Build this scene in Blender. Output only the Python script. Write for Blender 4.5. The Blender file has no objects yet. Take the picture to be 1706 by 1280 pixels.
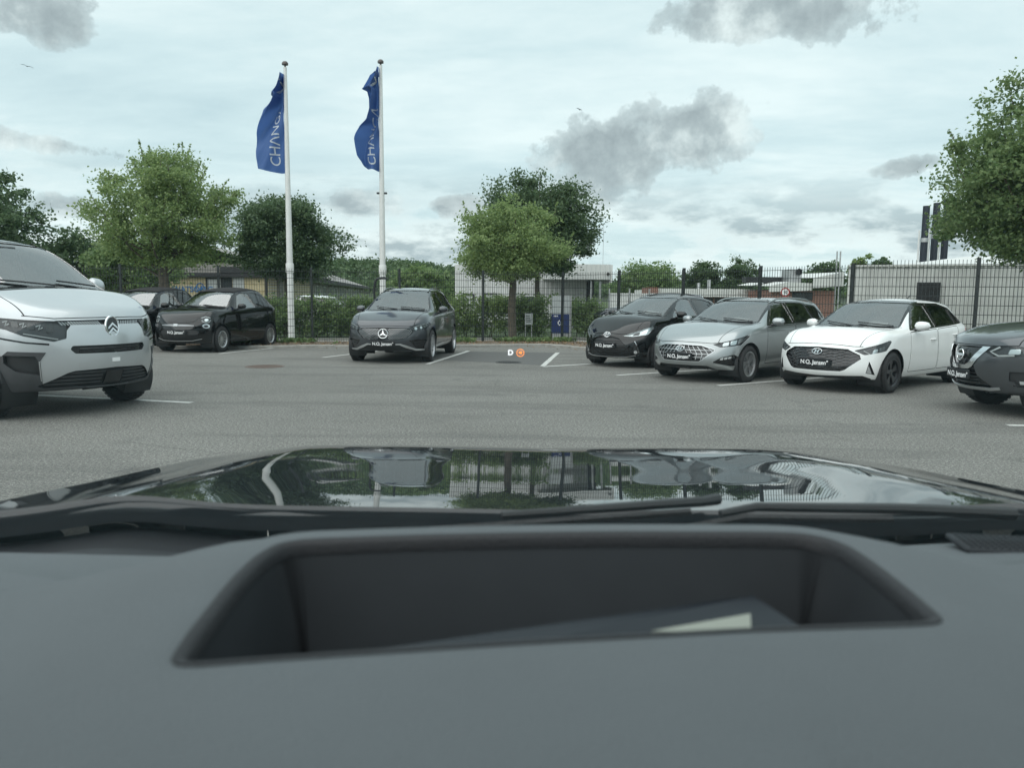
import bpy, bmesh, math, random
from mathutils import Vector, Matrix, noise
from mathutils.bvhtree import BVHTree
from mathutils.geometry import tessellate_polygon
R_ = math.radians
rnd = random.Random(7)
scene = bpy.context.scene
COL = scene.collection

# ------------------------------------------------------------------ camera, sky, sun, exposure
CAM_H = 1.42
cam_data = bpy.data.cameras.new('camera')
cam = bpy.data.objects.new('camera', cam_data)
COL.objects.link(cam)
cam_data.sensor_width = 36.0
cam_data.lens = 27.03
cam_data.clip_start = 0.02
cam_data.clip_end = 3000
cam.matrix_world = (Matrix.Translation((0, 0, CAM_H)) @ Matrix.Rotation(R_(90 - 6.4), 4, 'X')
                    @ Matrix.Rotation(R_(0.5), 4, 'Z'))
cam_data.dof.use_dof = True
cam_data.dof.focus_distance = 15.0
cam_data.dof.aperture_fstop = 7.1
scene.camera = cam

SUN_EL, SUN_AZ = 58.0, 215.0        # compass bearing from +Y, clockwise: behind and left of the camera
world = bpy.data.worlds.new('World')
scene.world = world
world.use_nodes = True
WN, WL = world.node_tree.nodes, world.node_tree.links
WN.clear()
def wn(t, **kw):
    n = WN.new(t)
    for k, v in kw.items():
        setattr(n, k, v)
    return n
def build_sky():
    out = wn('ShaderNodeOutputWorld'); bg = wn('ShaderNodeBackground')
    bg.inputs['Strength'].default_value = 0.12
    WL.new(bg.outputs[0], out.inputs[0])
    sky = wn('ShaderNodeTexSky', sky_type='NISHITA', sun_disc=False)
    sky.sun_elevation = R_(SUN_EL); sky.sun_rotation = R_(SUN_AZ)
    sky.air_density = 1.0; sky.dust_density = 2.0; sky.ozone_density = 1.0
    tc = wn('ShaderNodeTexCoord'); sep = wn('ShaderNodeSeparateXYZ')
    WL.new(tc.outputs['Generated'], sep.inputs[0])
    def math_(op, a, b=None, clamp=False):
        n = wn('ShaderNodeMath', operation=op, use_clamp=clamp)
        for i, v in enumerate((a, b)):
            if v is None: continue
            if isinstance(v, (int, float)): n.inputs[i].default_value = v
            else: WL.new(v, n.inputs[i])
        return n.outputs[0]
    def ramp(v, stops):
        n = wn('ShaderNodeValToRGB'); WL.new(v, n.inputs[0])
        e = n.color_ramp.elements
        while len(e) < len(stops): e.new(0.5)
        for el, (p, c) in zip(e, stops):
            el.position = p; el.color = (c, c, c, 1) if isinstance(c, (int, float)) else (*c, 1)
        return n.outputs[0]
    def mix(f, a, b):
        n = wn('ShaderNodeMix', data_type='RGBA')
        for k, v in ((0, f), (6, a), (7, b)):
            if isinstance(v, (int, float)): n.inputs[k].default_value = v
            elif isinstance(v, tuple): n.inputs[k].default_value = (*v, 1)
            else: WL.new(v, n.inputs[k])
        return n.outputs[2]
    # cloud layer on a plane overhead: direction / (z + small) keeps clouds flat and shrinking to the horizon
    zz = math_('ADD', math_('MAXIMUM', sep.outputs[2], 0.0), 0.11)
    cx = math_('DIVIDE', sep.outputs[0], zz); cy = math_('DIVIDE', sep.outputs[1], zz)
    comb = wn('ShaderNodeCombineXYZ'); WL.new(cx, comb.inputs[0]); WL.new(cy, comb.inputs[1])
    def noise_(vec, scale, detail, rough, offs=(0, 0, 0), dist=0.0):
        mp = wn('ShaderNodeMapping'); mp.inputs['Location'].default_value = offs
        WL.new(vec, mp.inputs[0])
        n = wn('ShaderNodeTexNoise'); n.inputs['Scale'].default_value = scale
        n.inputs['Detail'].default_value = detail; n.inputs['Roughness'].default_value = rough
        n.inputs['Distortion'].default_value = dist
        WL.new(mp.outputs[0], n.inputs['Vector'])
        return n.outputs[0]
    mpv = wn('ShaderNodeMapping'); mpv.inputs['Scale'].default_value = (0.55, 1.0, 1.0); mpv.inputs['Rotation'].default_value = (0, 0, 0.5)
    WL.new(comb.outputs[0], mpv.inputs[0])
    veil = math_('ADD', math_('MULTIPLY', noise_(mpv.outputs[0], 0.75, 8, 0.62, (3.1, 1.7, 0), 0.4), 0.7), math_('MULTIPLY', noise_(mpv.outputs[0], 2.6, 6, 0.6, (9.1, 0.3, 0)), 0.3))
    base = ramp(veil, [(0.36, (2.75, 3.62, 3.80)), (0.49, (3.35, 4.22, 4.32)), (0.62, (4.20, 4.92, 4.90))])
    # the thin high overcast lets a little of the blue sky through
    skyc = mix(0.94, sky.outputs[0], base)
    # grey cumulus fragments: blobs in the cloud plane, edges broken up by noise
    edge = noise_(tc.outputs['Generated'], 6.0, 8, 0.64, (0.4, 2.2, 5.0))
    fine = noise_(tc.outputs['Generated'], 17.0, 6, 0.60, (7.4, 1.2, 2.0))
    near = None
    for (az, el, raz, rel, amount, tilt) in BLOBS:
        d = Vector((math.sin(R_(az)) * math.cos(R_(el)), math.cos(R_(az)) * math.cos(R_(el)), math.sin(R_(el))))
        mpn = wn('ShaderNodeMapping', vector_type='TEXTURE')
        mpn.inputs['Location'].default_value = d
        mpn.inputs['Rotation'].default_value = (Matrix.Rotation(R_(-az), 3, 'Z') @ Matrix.Rotation(R_(el), 3, 'X') @ Matrix.Rotation(R_(-tilt), 3, 'Y')).to_euler()
        mpn.inputs['Scale'].default_value = (math.sin(R_(raz)), 0.6, math.sin(R_(rel)))
        WL.new(tc.outputs['Generated'], mpn.inputs[0])
        ln = wn('ShaderNodeVectorMath', operation='LENGTH'); WL.new(mpn.outputs[0], ln.inputs[0])
        v = math_('MULTIPLY_ADD', ln.outputs['Value'], 1.0); v.node.inputs[2].default_value = (1 - amount) * .6
        near = v if near is None else math_('MINIMUM', near, v)
    val = math_('SUBTRACT', 1.0, near)
    val = math_('ADD', val, math_('MULTIPLY', math_('SUBTRACT', edge, 0.5), 2.6))
    val = math_('ADD', val, math_('MULTIPLY', math_('SUBTRACT', fine, 0.5), 0.9))
    amt = ramp(val, [(0.12, 0.0), (0.22, 0.55), (0.45, 0.95)])
    shade = math_('ADD', math_('MULTIPLY', noise_(tc.outputs['Generated'], 11.0, 7, 0.62, (1.0, 4.0, 9.0)), 0.75), math_('MULTIPLY', fine, 0.25))
    greyc = ramp(shade, [(0.38, (1.50, 1.86, 1.98)), (0.50, (2.15, 2.6, 2.7)), (0.63, (3.9, 4.5, 4.5))])
    col = mix(amt, skyc, greyc)
    # banked clouds low over the horizon, all the way round
    mp = wn('ShaderNodeMapping'); mp.inputs['Scale'].default_value = (1, 1, 2.6)
    WL.new(tc.outputs['Generated'], mp.inputs[0])
    low = noise_(mp.outputs[0], 5.2, 7, 0.58, (8.3, 0.6, 0.35))
    band = ramp(sep.outputs[2], [(0.0, 1.0), (0.075, 1.0), (0.16, 0.0)])
    lowm = math_('MULTIPLY', ramp(low, [(0.40, 0.0), (0.50, 1.0)]), band)
    lowc = ramp(low, [(0.42, (4.9, 5.4, 5.35)), (0.49, (3.9, 4.5, 4.5)), (0.56, (2.0, 2.5, 2.65))])
    col = mix(math_('MULTIPLY', lowm, 0.9), col, lowc)
    WL.new(col, bg.inputs[0])
# azimuth, elevation, half-width, half-height (degrees), strength, tilt
BLOBS = [(7.2, 9.9, 7.4, 4.3, 1.0, 6), (13.2, 11.6, 6.4, 3.5, 1.0, 10), (17.8, 19.0, 8.0, 2.5, 1.0, 0), (-31.5, 17.0, 6.5, 2.4, 0.9, -12),
         (-30.0, 9.2, 8.0, 1.3, 0.8, -3), (26.8, 8.7, 3.6, 1.1, 0.85, 5), (-11.4, 6.6, 4.5, 1.9, 0.85, 0), (-3.7, 6.6, 3.0, 1.0, 0.8, 0), (-29.7, 5.6, 7.0, 1.6, 0.85, 0),
         (62, 18, 9, 3, 0.9, 5), (-70, 14, 10, 3, 0.9, -4), (100, 28, 10, 4, 0.9, 0), (-110, 24, 11, 4, 0.9, 8),
         (150, 16, 12, 4, 0.9, 0), (-150, 32, 10, 5, 0.9, 0), (180, 22, 9, 3, 0.9, 3)]
build_sky()
sd = bpy.data.lights.new('sun', 'SUN')
sd.energy = 1.5; sd.angle = R_(105); sd.color = (1.0, 0.975, 0.94)
sun = bpy.data.objects.new('sun', sd); COL.objects.link(sun)
_sv = Vector((math.sin(R_(SUN_AZ)) * math.cos(R_(SUN_EL)), math.cos(R_(SUN_AZ)) * math.cos(R_(SUN_EL)), math.sin(R_(SUN_EL))))
sun.rotation_euler = (-_sv).to_track_quat('-Z', 'Y').to_euler()
sun.location = _sv * 60
scene.view_settings.view_transform = 'Standard'
scene.view_settings.look = 'None'
scene.view_settings.exposure = 0.76
scene.view_settings.gamma = 1.0
scene.view_settings.use_curve_mapping = False
try:
    scene.cycles.use_denoising = True
    scene.cycles.max_bounces = 8
    scene.cycles.transparent_max_bounces = 24
    scene.cycles.caustics_reflective = False
    scene.cycles.caustics_refractive = False
except Exception:
    pass

# ------------------------------------------------------------------ helpers
def tag(o, label=None, cat=None, group=None, kind=None):
    for k, v in (('label', label), ('category', cat), ('group', group), ('kind', kind)):
        if v: o[k] = v
    return o
def empty(name, loc=(0, 0, 0), rz=0.0):
    o = bpy.data.objects.new(name, None); COL.objects.link(o)
    o.location = loc; o.rotation_euler = (0, 0, rz); o.empty_display_size = 0.2
    return o
def link(name, me, parent=None):
    o = bpy.data.objects.new(name, me); COL.objects.link(o)
    if parent is not None: o.parent = parent
    return o
def copy_tree(o, parent=None):
    c = o.copy(); COL.objects.link(c); c.parent = parent
    for ch in o.children: copy_tree(ch, c)
    return c

class MB:
    """collects shapes for one mesh"""
    def __init__(s): s.v = []; s.f = []; s.mi = []
    def add(s, vs, fs, m=0):
        b = len(s.v); s.v += [tuple(v) for v in vs]
        s.f += [tuple(b + i for i in f) for f in fs]; s.mi += [m] * len(fs)
    def box(s, c, d, m=0, rot=None, bev=0.0):
        x, y, z = d[0] / 2, d[1] / 2, d[2] / 2
        if bev > 0:
            vs, fs = _bevbox(x, y, z, min(bev, x * .98, y * .98, z * .98))
        else:
            vs = [Vector((sx * x, sy * y, sz * z)) for sx in (-1, 1) for sy in (-1, 1) for sz in (-1, 1)]
            fs = [(0, 1, 3, 2), (4, 6, 7, 5), (0, 4, 5, 1), (2, 3, 7, 6), (0, 2, 6, 4), (1, 5, 7, 3)]
        c = Vector(c)
        s.add([(rot @ v if rot else v) + c for v in vs], fs, m)
    def tube(s, pts, r, n=8, m=0, caps=True):
        pts = [Vector(p) for p in pts]
        rs = r if isinstance(r, (list, tuple)) else [r] * len(pts)
        rings = []; ref = None
        for i, p in enumerate(pts):
            t = (pts[min(i + 1, len(pts) - 1)] - pts[max(i - 1, 0)]).normalized()
            if ref is None:
                ref = t.orthogonal().normalized()
            ref = (ref - t * ref.dot(t))
            ref = ref.normalized() if ref.length > 1e-5 else t.orthogonal().normalized()
            b = t.cross(ref)
            rings.append([p + (ref * math.cos(a) + b * math.sin(a)) * rs[i] for a in [2 * math.pi * k / n for k in range(n)]])
        vs = [v for r_ in rings for v in r_]; fs = []
        for i in range(len(rings) - 1):
            for k in range(n):
                a = i * n + k; b2 = i * n + (k + 1) % n
                fs.append((a, b2, b2 + n, a + n))
        if caps:
            fs.append(tuple(range(n - 1, -1, -1))); fs.append(tuple(range(len(vs) - n, len(vs))))
        s.add(vs, fs, m)
    def lathe(s, prof, n=24, axis='z', c=(0, 0, 0), m=0, closed=False, a0=0, a1=2 * math.pi):
        full = abs(a1 - a0 - 2 * math.pi) < 1e-6
        na = n if full else n + 1
        vs = []
        for k in range(na):
            a = a0 + (a1 - a0) * k / n
            for (r, h) in prof:
                p = (r * math.cos(a), r * math.sin(a), h)
                if axis == 'x': p = (h, r * math.cos(a), r * math.sin(a))
                if axis == 'y': p = (r * math.sin(a), h, r * math.cos(a))
                vs.append((p[0] + c[0], p[1] + c[1], p[2] + c[2]))
        L = len(prof); fs = []
        for k in range(n):
            k2 = (k + 1) % na
            for i in range(L if closed else L - 1):
                i2 = (i + 1) % L
                fs.append((k * L + i, k2 * L + i, k2 * L + i2, k * L + i2))
        s.add(vs, fs, m)
    def prism(s, poly, z0, z1, m=0, mat=None):
        """poly: 2D outline in the xy plane, pushed from z0 to z1; mat places it"""
        n = len(poly)
        vs = [Vector((p[0], p[1], z0)) for p in poly] + [Vector((p[0], p[1], z1)) for p in poly]
        fs = [(i, (i + 1) % n, n + (i + 1) % n, n + i) for i in range(n)]
        for t in tessellate_polygon([[Vector((p[0], p[1], 0)) for p in poly]]):
            fs.append(tuple(t)); fs.append(tuple(n + i for i in reversed(t)))
        if mat: vs = [mat @ v for v in vs]
        s.add(vs, fs, m)
    def grid(s, P, m=0, flip=False):
        nu, nv = len(P), len(P[0]); vs = [p for row in P for p in row]; fs = []
        for i in range(nu - 1):
            for j in range(nv - 1):
                f = (i * nv + j, (i + 1) * nv + j, (i + 1) * nv + j + 1, i * nv + j + 1)
                fs.append(f[::-1] if flip else f)
        s.add(vs, fs, m)
    def mesh(s, name, mats, smooth=35, fix=True, weld=0.0):
        me = bpy.data.meshes.new(name)
        me.from_pydata(s.v, [], s.f)
        for m in (mats if isinstance(mats, (list, tuple)) else [mats]): me.materials.append(m)
        if any(s.mi): me.polygons.foreach_set('material_index', s.mi)
        if fix or weld:
            bm = bmesh.new(); bm.from_mesh(me)
            if weld: bmesh.ops.remove_doubles(bm, verts=bm.verts, dist=weld)
            if fix: bmesh.ops.recalc_face_normals(bm, faces=bm.faces)
            bm.to_mesh(me); bm.free()
        if smooth:
            me.polygons.foreach_set('use_smooth', [True] * len(me.polygons))
            me.set_sharp_from_angle(angle=R_(smooth))
        me.update()
        return me
    def build(s, name, mats, parent=None, smooth=35, fix=True, weld=0.0):
        return link(name, s.mesh(name, mats, smooth, fix, weld), parent)
_bb = {}
def _bevbox(x, y, z, b):
    vs = []; idx = {}
    for sx in (-1, 1):
        for sy in (-1, 1):
            for sz in (-1, 1):
                for ax in range(3):
                    p = [sx * x, sy * y, sz * z]
                    for o in range(3):
                        if o != ax: p[o] -= (sx, sy, sz)[o] * b
                    idx[(sx, sy, sz, ax)] = len(vs); vs.append(Vector(p))
    fs = []
    for ax in range(3):
        o = [i for i in range(3) if i != ax]
        for sg in (-1, 1):
            q = []
            for a, bq in ((-1, -1), (1, -1), (1, 1), (-1, 1)):
                k = [0, 0, 0]; k[ax] = sg; k[o[0]] = a; k[o[1]] = bq
                q.append(idx[(*k, ax)])
            fs.append(tuple(q))
    for ax in range(3):
        o = [i for i in range(3) if i != ax]
        for a in (-1, 1):
            for bq in (-1, 1):
                k0 = [0, 0, 0]; k1 = [0, 0, 0]
                k0[ax] = -1; k1[ax] = 1
                for k in (k0, k1): k[o[0]] = a; k[o[1]] = bq
                fs.append((idx[(*k0, o[0])], idx[(*k1, o[0])], idx[(*k1, o[1])], idx[(*k0, o[1])]))
    for sx in (-1, 1):
        for sy in (-1, 1):
            for sz in (-1, 1):
                fs.append((idx[(sx, sy, sz, 0)], idx[(sx, sy, sz, 1)], idx[(sx, sy, sz, 2)]))
    return vs, fs

# ------------------------------------------------------------------ materials
def nodes(name):
    m = bpy.data.materials.new(name); m.use_nodes = True
    nt = m.node_tree; return m, nt.nodes, nt.links, nt.nodes['Principled BSDF']
def lin(c):
    return tuple(((v / 255) / 12.92 if v / 255 <= .04045 else ((v / 255 + .055) / 1.055) ** 2.4) for v in c)
def mat(name, col, rough=0.5, metal=0.0, coat=0.0, var=0.0, vscale=8.0, bump=0.0, bscale=60.0, spec=None, emit=None, vcol2=None, detail=5):
    m, N, L, b = nodes(name)
    b.inputs['Base Color'].default_value = (*col, 1); b.inputs['Roughness'].default_value = rough
    b.inputs['Metallic'].default_value = metal; b.inputs['Coat Weight'].default_value = coat
    b.inputs['Coat Roughness'].default_value = 0.03
    if spec is not None: b.inputs['Specular IOR Level'].default_value = spec
    if emit:
        b.inputs['Emission Color'].default_value = (*emit[0], 1); b.inputs['Emission Strength'].default_value = emit[1]
    tc = N.new('ShaderNodeTexCoord')
    if var or vcol2:
        n = N.new('ShaderNodeTexNoise'); n.inputs['Scale'].default_value = vscale; n.inputs['Detail'].default_value = detail
        n.inputs['Roughness'].default_value = 0.62
        L.new(tc.outputs['Object'], n.inputs['Vector'])
        mx = N.new('ShaderNodeMix'); mx.data_type = 'RGBA'
        rp = N.new('ShaderNodeMapRange'); rp.inputs[1].default_value = 0.3; rp.inputs[2].default_value = 0.7
        L.new(n.outputs[0], rp.inputs[0]); L.new(rp.outputs[0], mx.inputs[0])
        c2 = vcol2 or tuple(c * (1 - var) for c in col)
        mx.inputs[6].default_value = (*[c * (1 + var) for c in col], 1); mx.inputs[7].default_value = (*c2, 1)
        L.new(mx.outputs[2], b.inputs['Base Color'])
    if bump:
        n = N.new('ShaderNodeTexNoise'); n.inputs['Scale'].default_value = bscale; n.inputs['Detail'].default_value = 3
        L.new(tc.outputs['Object'], n.inputs['Vector'])
        bp = N.new('ShaderNodeBump'); bp.inputs['Strength'].default_value = bump; bp.inputs['Distance'].default_value = 0.01
        L.new(n.outputs[0], bp.inputs['Height']); L.new(bp.outputs[0], b.inputs['Normal'])
    return m
def paint(name, col, metal=0.0, rough=0.35, dirt=0.06):
    """clear-coated car paint with a little road dust low down and uneven film"""
    m, N, L, b = nodes(name)
    tc = N.new('ShaderNodeTexCoord'); n = N.new('ShaderNodeTexNoise')
    n.inputs['Scale'].default_value = 3.0; n.inputs['Detail'].default_value = 6
    L.new(tc.outputs['Object'], n.inputs['Vector'])
    mx = N.new('ShaderNodeMix'); mx.data_type = 'RGBA'
    mx.inputs[6].default_value = (*col, 1); mx.inputs[7].default_value = (0.22, 0.21, 0.19, 1)
    mr = N.new('ShaderNodeMapRange'); mr.inputs[1].default_value = 0.4; mr.inputs[2].default_value = 0.9; mr.inputs[4].default_value = dirt
    L.new(n.outputs[0], mr.inputs[0]); L.new(mr.outputs[0], mx.inputs[0]); L.new(mx.outputs[2], b.inputs['Base Color'])
    b.inputs['Metallic'].default_value = metal; b.inputs['Roughness'].default_value = rough
    b.inputs['Coat Weight'].default_value = 1.0; b.inputs['Coat IOR'].default_value = 1.58
    if not metal: b.inputs['Specular IOR Level'].default_value = 0.0
    cr = N.new('ShaderNodeMapRange'); cr.inputs[3].default_value = 0.0; cr.inputs[4].default_value = 0.03
    L.new(n.outputs[0], cr.inputs[0]); L.new(cr.outputs[0], b.inputs['Coat Roughness'])
    return m
def glassmat(name, tint, refl=1.0, ior=1.5):
    m, N, L, b = nodes(name)
    N.remove(b)
    out = N['Material Output']
    tr = N.new('ShaderNodeBsdfTransparent'); tr.inputs[0].default_value = (*tint, 1)
    gl = N.new('ShaderNodeBsdfGlossy'); gl.inputs['Roughness'].default_value = 0.0
    gl.inputs[0].default_value = (refl, refl, refl, 1)
    fr = N.new('ShaderNodeFresnel'); fr.inputs[0].default_value = ior
    mx = N.new('ShaderNodeMixShader')
    L.new(fr.outputs[0], mx.inputs[0]); L.new(tr.outputs[0], mx.inputs[1]); L.new(gl.outputs[0], mx.inputs[2])
    L.new(mx.outputs[0], out.inputs[0])
    return m
M = {}
M['glass'] = glassmat('window_glass', (0.88, 0.93, 0.92), 1.0, 3.4)
M['dark_glass'] = glassmat('privacy_glass', (0.16, 0.18, 0.18), 1.0, 1.75)
M['lens'] = glassmat('lamp_lens', (0.9, 0.93, 0.93), 1.0, 1.5)
M['black_plastic'] = mat('black_plastic', (0.018, 0.019, 0.02), 0.5, bump=0.15, bscale=400)
M['gloss_black'] = mat('gloss_black', (0.008, 0.008, 0.009), 0.12, coat=0.5)
M['grey_plastic'] = mat('grey_plastic', (0.045, 0.047, 0.05), 0.6, bump=0.2, bscale=300, var=0.15, vscale=12)
M['rubber'] = mat('tyre_rubber', (0.02, 0.02, 0.021), 0.75, var=0.3, vscale=9, bump=0.3, bscale=150)
M['chrome'] = mat('chrome', (0.75, 0.77, 0.78), 0.12, 1.0)
M['alloy'] = mat('silver_alloy', (0.55, 0.56, 0.57), 0.3, 0.9, var=0.08)
M['dark_alloy'] = mat('dark_alloy', (0.035, 0.036, 0.04), 0.35, 0.6, coat=0.3)
M['satin_silver'] = mat('satin_silver', (0.58, 0.6, 0.61), 0.35, 0.85)
M['white_print'] = mat('white_print', (0.82, 0.83, 0.83), 0.5)
M['lamp_white'] = mat('lamp_reflector', (0.72, 0.75, 0.76), 0.18, 0.7)
M['lamp_dark'] = mat('lamp_housing', (0.05, 0.053, 0.058), 0.3, 0.3)
M['drl'] = mat('light_guide', (0.85, 0.88, 0.88), 0.3)
M['red_lens'] = mat('red_lens', (0.25, 0.008, 0.008), 0.1, coat=1.0)
M['interior'] = mat('cabin_trim', (0.06, 0.062, 0.065), 0.75, var=0.2, vscale=20)
M['seat_cloth'] = mat('seat_cloth', (0.16, 0.163, 0.168), 0.85, var=0.2, vscale=30)
M['paper'] = mat('paper', (0.8, 0.81, 0.78), 0.7, var=0.05)
M['seam'] = mat('panel_gap', (0.01, 0.01, 0.01), 0.8)
# ------------------------------------------------------------------ cars
FR = {}   # projection frames: (u axis, v axis, direction the view comes from)
def frame(kind):
    if kind in FR: return FR[kind]
    if kind == 'F': r = (Vector((1, 0, 0)), Vector((0, 0, 1)), Vector((0, -1, 0)))
    elif kind == 'B': r = (Vector((1, 0, 0)), Vector((0, 0, 1)), Vector((0, 1, 0)))
    elif kind == 'S': r = (Vector((0, 1, 0)), Vector((0, 0, 1)), Vector((1, 0, 0)))
    elif kind == 'T': r = (Vector((1, 0, 0)), Vector((0, 1, 0)), Vector((0, 0, 1)))
    else:
        a = R_(float(kind[1:])); c, s = math.cos(a), math.sin(a)
        r = (Vector((c, s, 0)), Vector((0, 0, 1)), Vector((s, -c, 0)))
    FR[kind] = r
    return r
def inpoly(u, v, poly):
    c = False; j = len(poly) - 1
    for i in range(len(poly)):
        (xi, yi), (xj, yj) = poly[i], poly[j]
        if (yi > v) != (yj > v) and u < (xj - xi) * (v - yi) / (yj - yi) + xi: c = not c
        j = i
    return c
def cut(bm, lay, fr, poly, fid, lim=None, face=0.03, only=None):
    U, V, D = frame(fr)
    us = [p[0] for p in poly]; vs = [p[1] for p in poly]
    lo = (min(us), min(vs)); hi = (max(us), max(vs))
    cand = []
    for f in bm.faces:
        if f.normal.dot(D) < face: continue
        c = f.calc_center_median()
        if lim and not lim(c): continue
        if only is not None and f[lay] not in only: continue
        pu = [v.co.dot(U) for v in f.verts]
        if max(pu) < lo[0] or min(pu) > hi[0]: continue
        pv = [v.co.dot(V) for v in f.verts]
        if max(pv) < lo[1] or min(pv) > hi[1]: continue
        cand.append(f)
    n = len(poly)
    for i in range(n):
        p, q = poly[i], poly[(i + 1) % n]
        d = Vector((q[0] - p[0], q[1] - p[1]))
        if d.length < 1e-6: continue
        no = U * d[1] - V * d[0]
        co = U * p[0] + V * p[1]
        lu, hu = sorted((p[0], q[0])); lv, hv = sorted((p[1], q[1]))
        sel = []; rest = []
        for f in cand:
            pu = [v.co.dot(U) for v in f.verts]; pv = [v.co.dot(V) for v in f.verts]
            if max(pu) < lu - 1e-4 or min(pu) > hu + 1e-4 or max(pv) < lv - 1e-4 or min(pv) > hv + 1e-4: rest.append(f)
            else: sel.append(f)
        if not sel: continue
        es = set(); vv = set()
        for f in sel: es.update(f.edges); vv.update(f.verts)
        r = bmesh.ops.bisect_plane(bm, geom=sel + list(es) + list(vv), dist=2e-5, plane_co=co, plane_no=no)
        got = set(g for g in r['geom'] if isinstance(g, bmesh.types.BMFace))
        got.update(f for f in sel if f.is_valid)
        cand = rest + list(got)
    out = []
    for f in cand:
        if not f.is_valid: continue
        c = f.calc_center_median()
        if inpoly(c.dot(U), c.dot(V), poly):
            f[lay] = fid; out.append(f)
    return out
def circ(cx, cy, r, n=28, ry=None, a0=0.0):
    return [(cx + r * math.cos(a0 + 2 * math.pi * k / n), cy + (ry or r) * math.sin(a0 + 2 * math.pi * k / n)) for k in range(n)]
def inset(poly, d):
    """moves a 2D outline inwards by d"""
    n = len(poly); A = sum(poly[i][0] * poly[(i + 1) % n][1] - poly[(i + 1) % n][0] * poly[i][1] for i in range(n))
    sg = 1 if A > 0 else -1; out = []
    for i in range(n):
        p0, p1, p2 = Vector(poly[i - 1]), Vector(poly[i]), Vector(poly[(i + 1) % n])
        e1 = (p1 - p0).normalized(); e2 = (p2 - p1).normalized()
        n1 = Vector((-e1[1], e1[0])) * sg; n2 = Vector((-e2[1], e2[0])) * sg
        b = n1 + n2
        k = d / max(0.35, (1 + n1.dot(n2)) / 2) / 2
        out.append(tuple(p1 + b * k))
    return out
def rpoly(poly, r, seg=4):
    """rounds the corners of an outline"""
    n = len(poly); out = []
    for i in range(n):
        p0, p1, p2 = Vector(poly[i - 1]), Vector(poly[i]), Vector(poly[(i + 1) % n])
        a = p0 - p1; b = p2 - p1
        t = min(r, a.length * .45, b.length * .45)
        A = p1 + a.normalized() * t; B = p1 + b.normalized() * t
        for k in range(seg + 1):
            s = k / seg
            out.append(tuple(A * (1 - s) ** 2 + p1 * 2 * s * (1 - s) + B * s * s))
    return out
def strip(pts, w):
    """a thin band along a 2D polyline"""
    P = [Vector(p) for p in pts]; L = []; Rr = []
    for i in range(len(P)):
        t = (P[min(i + 1, len(P) - 1)] - P[max(i - 1, 0)]).normalized()
        nn = Vector((-t[1], t[0])) * (w[i] if isinstance(w, (list, tuple)) else w) / 2
        L.append(tuple(P[i] + nn)); Rr.append(tuple(P[i] - nn))
    return L + Rr[::-1]

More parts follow.
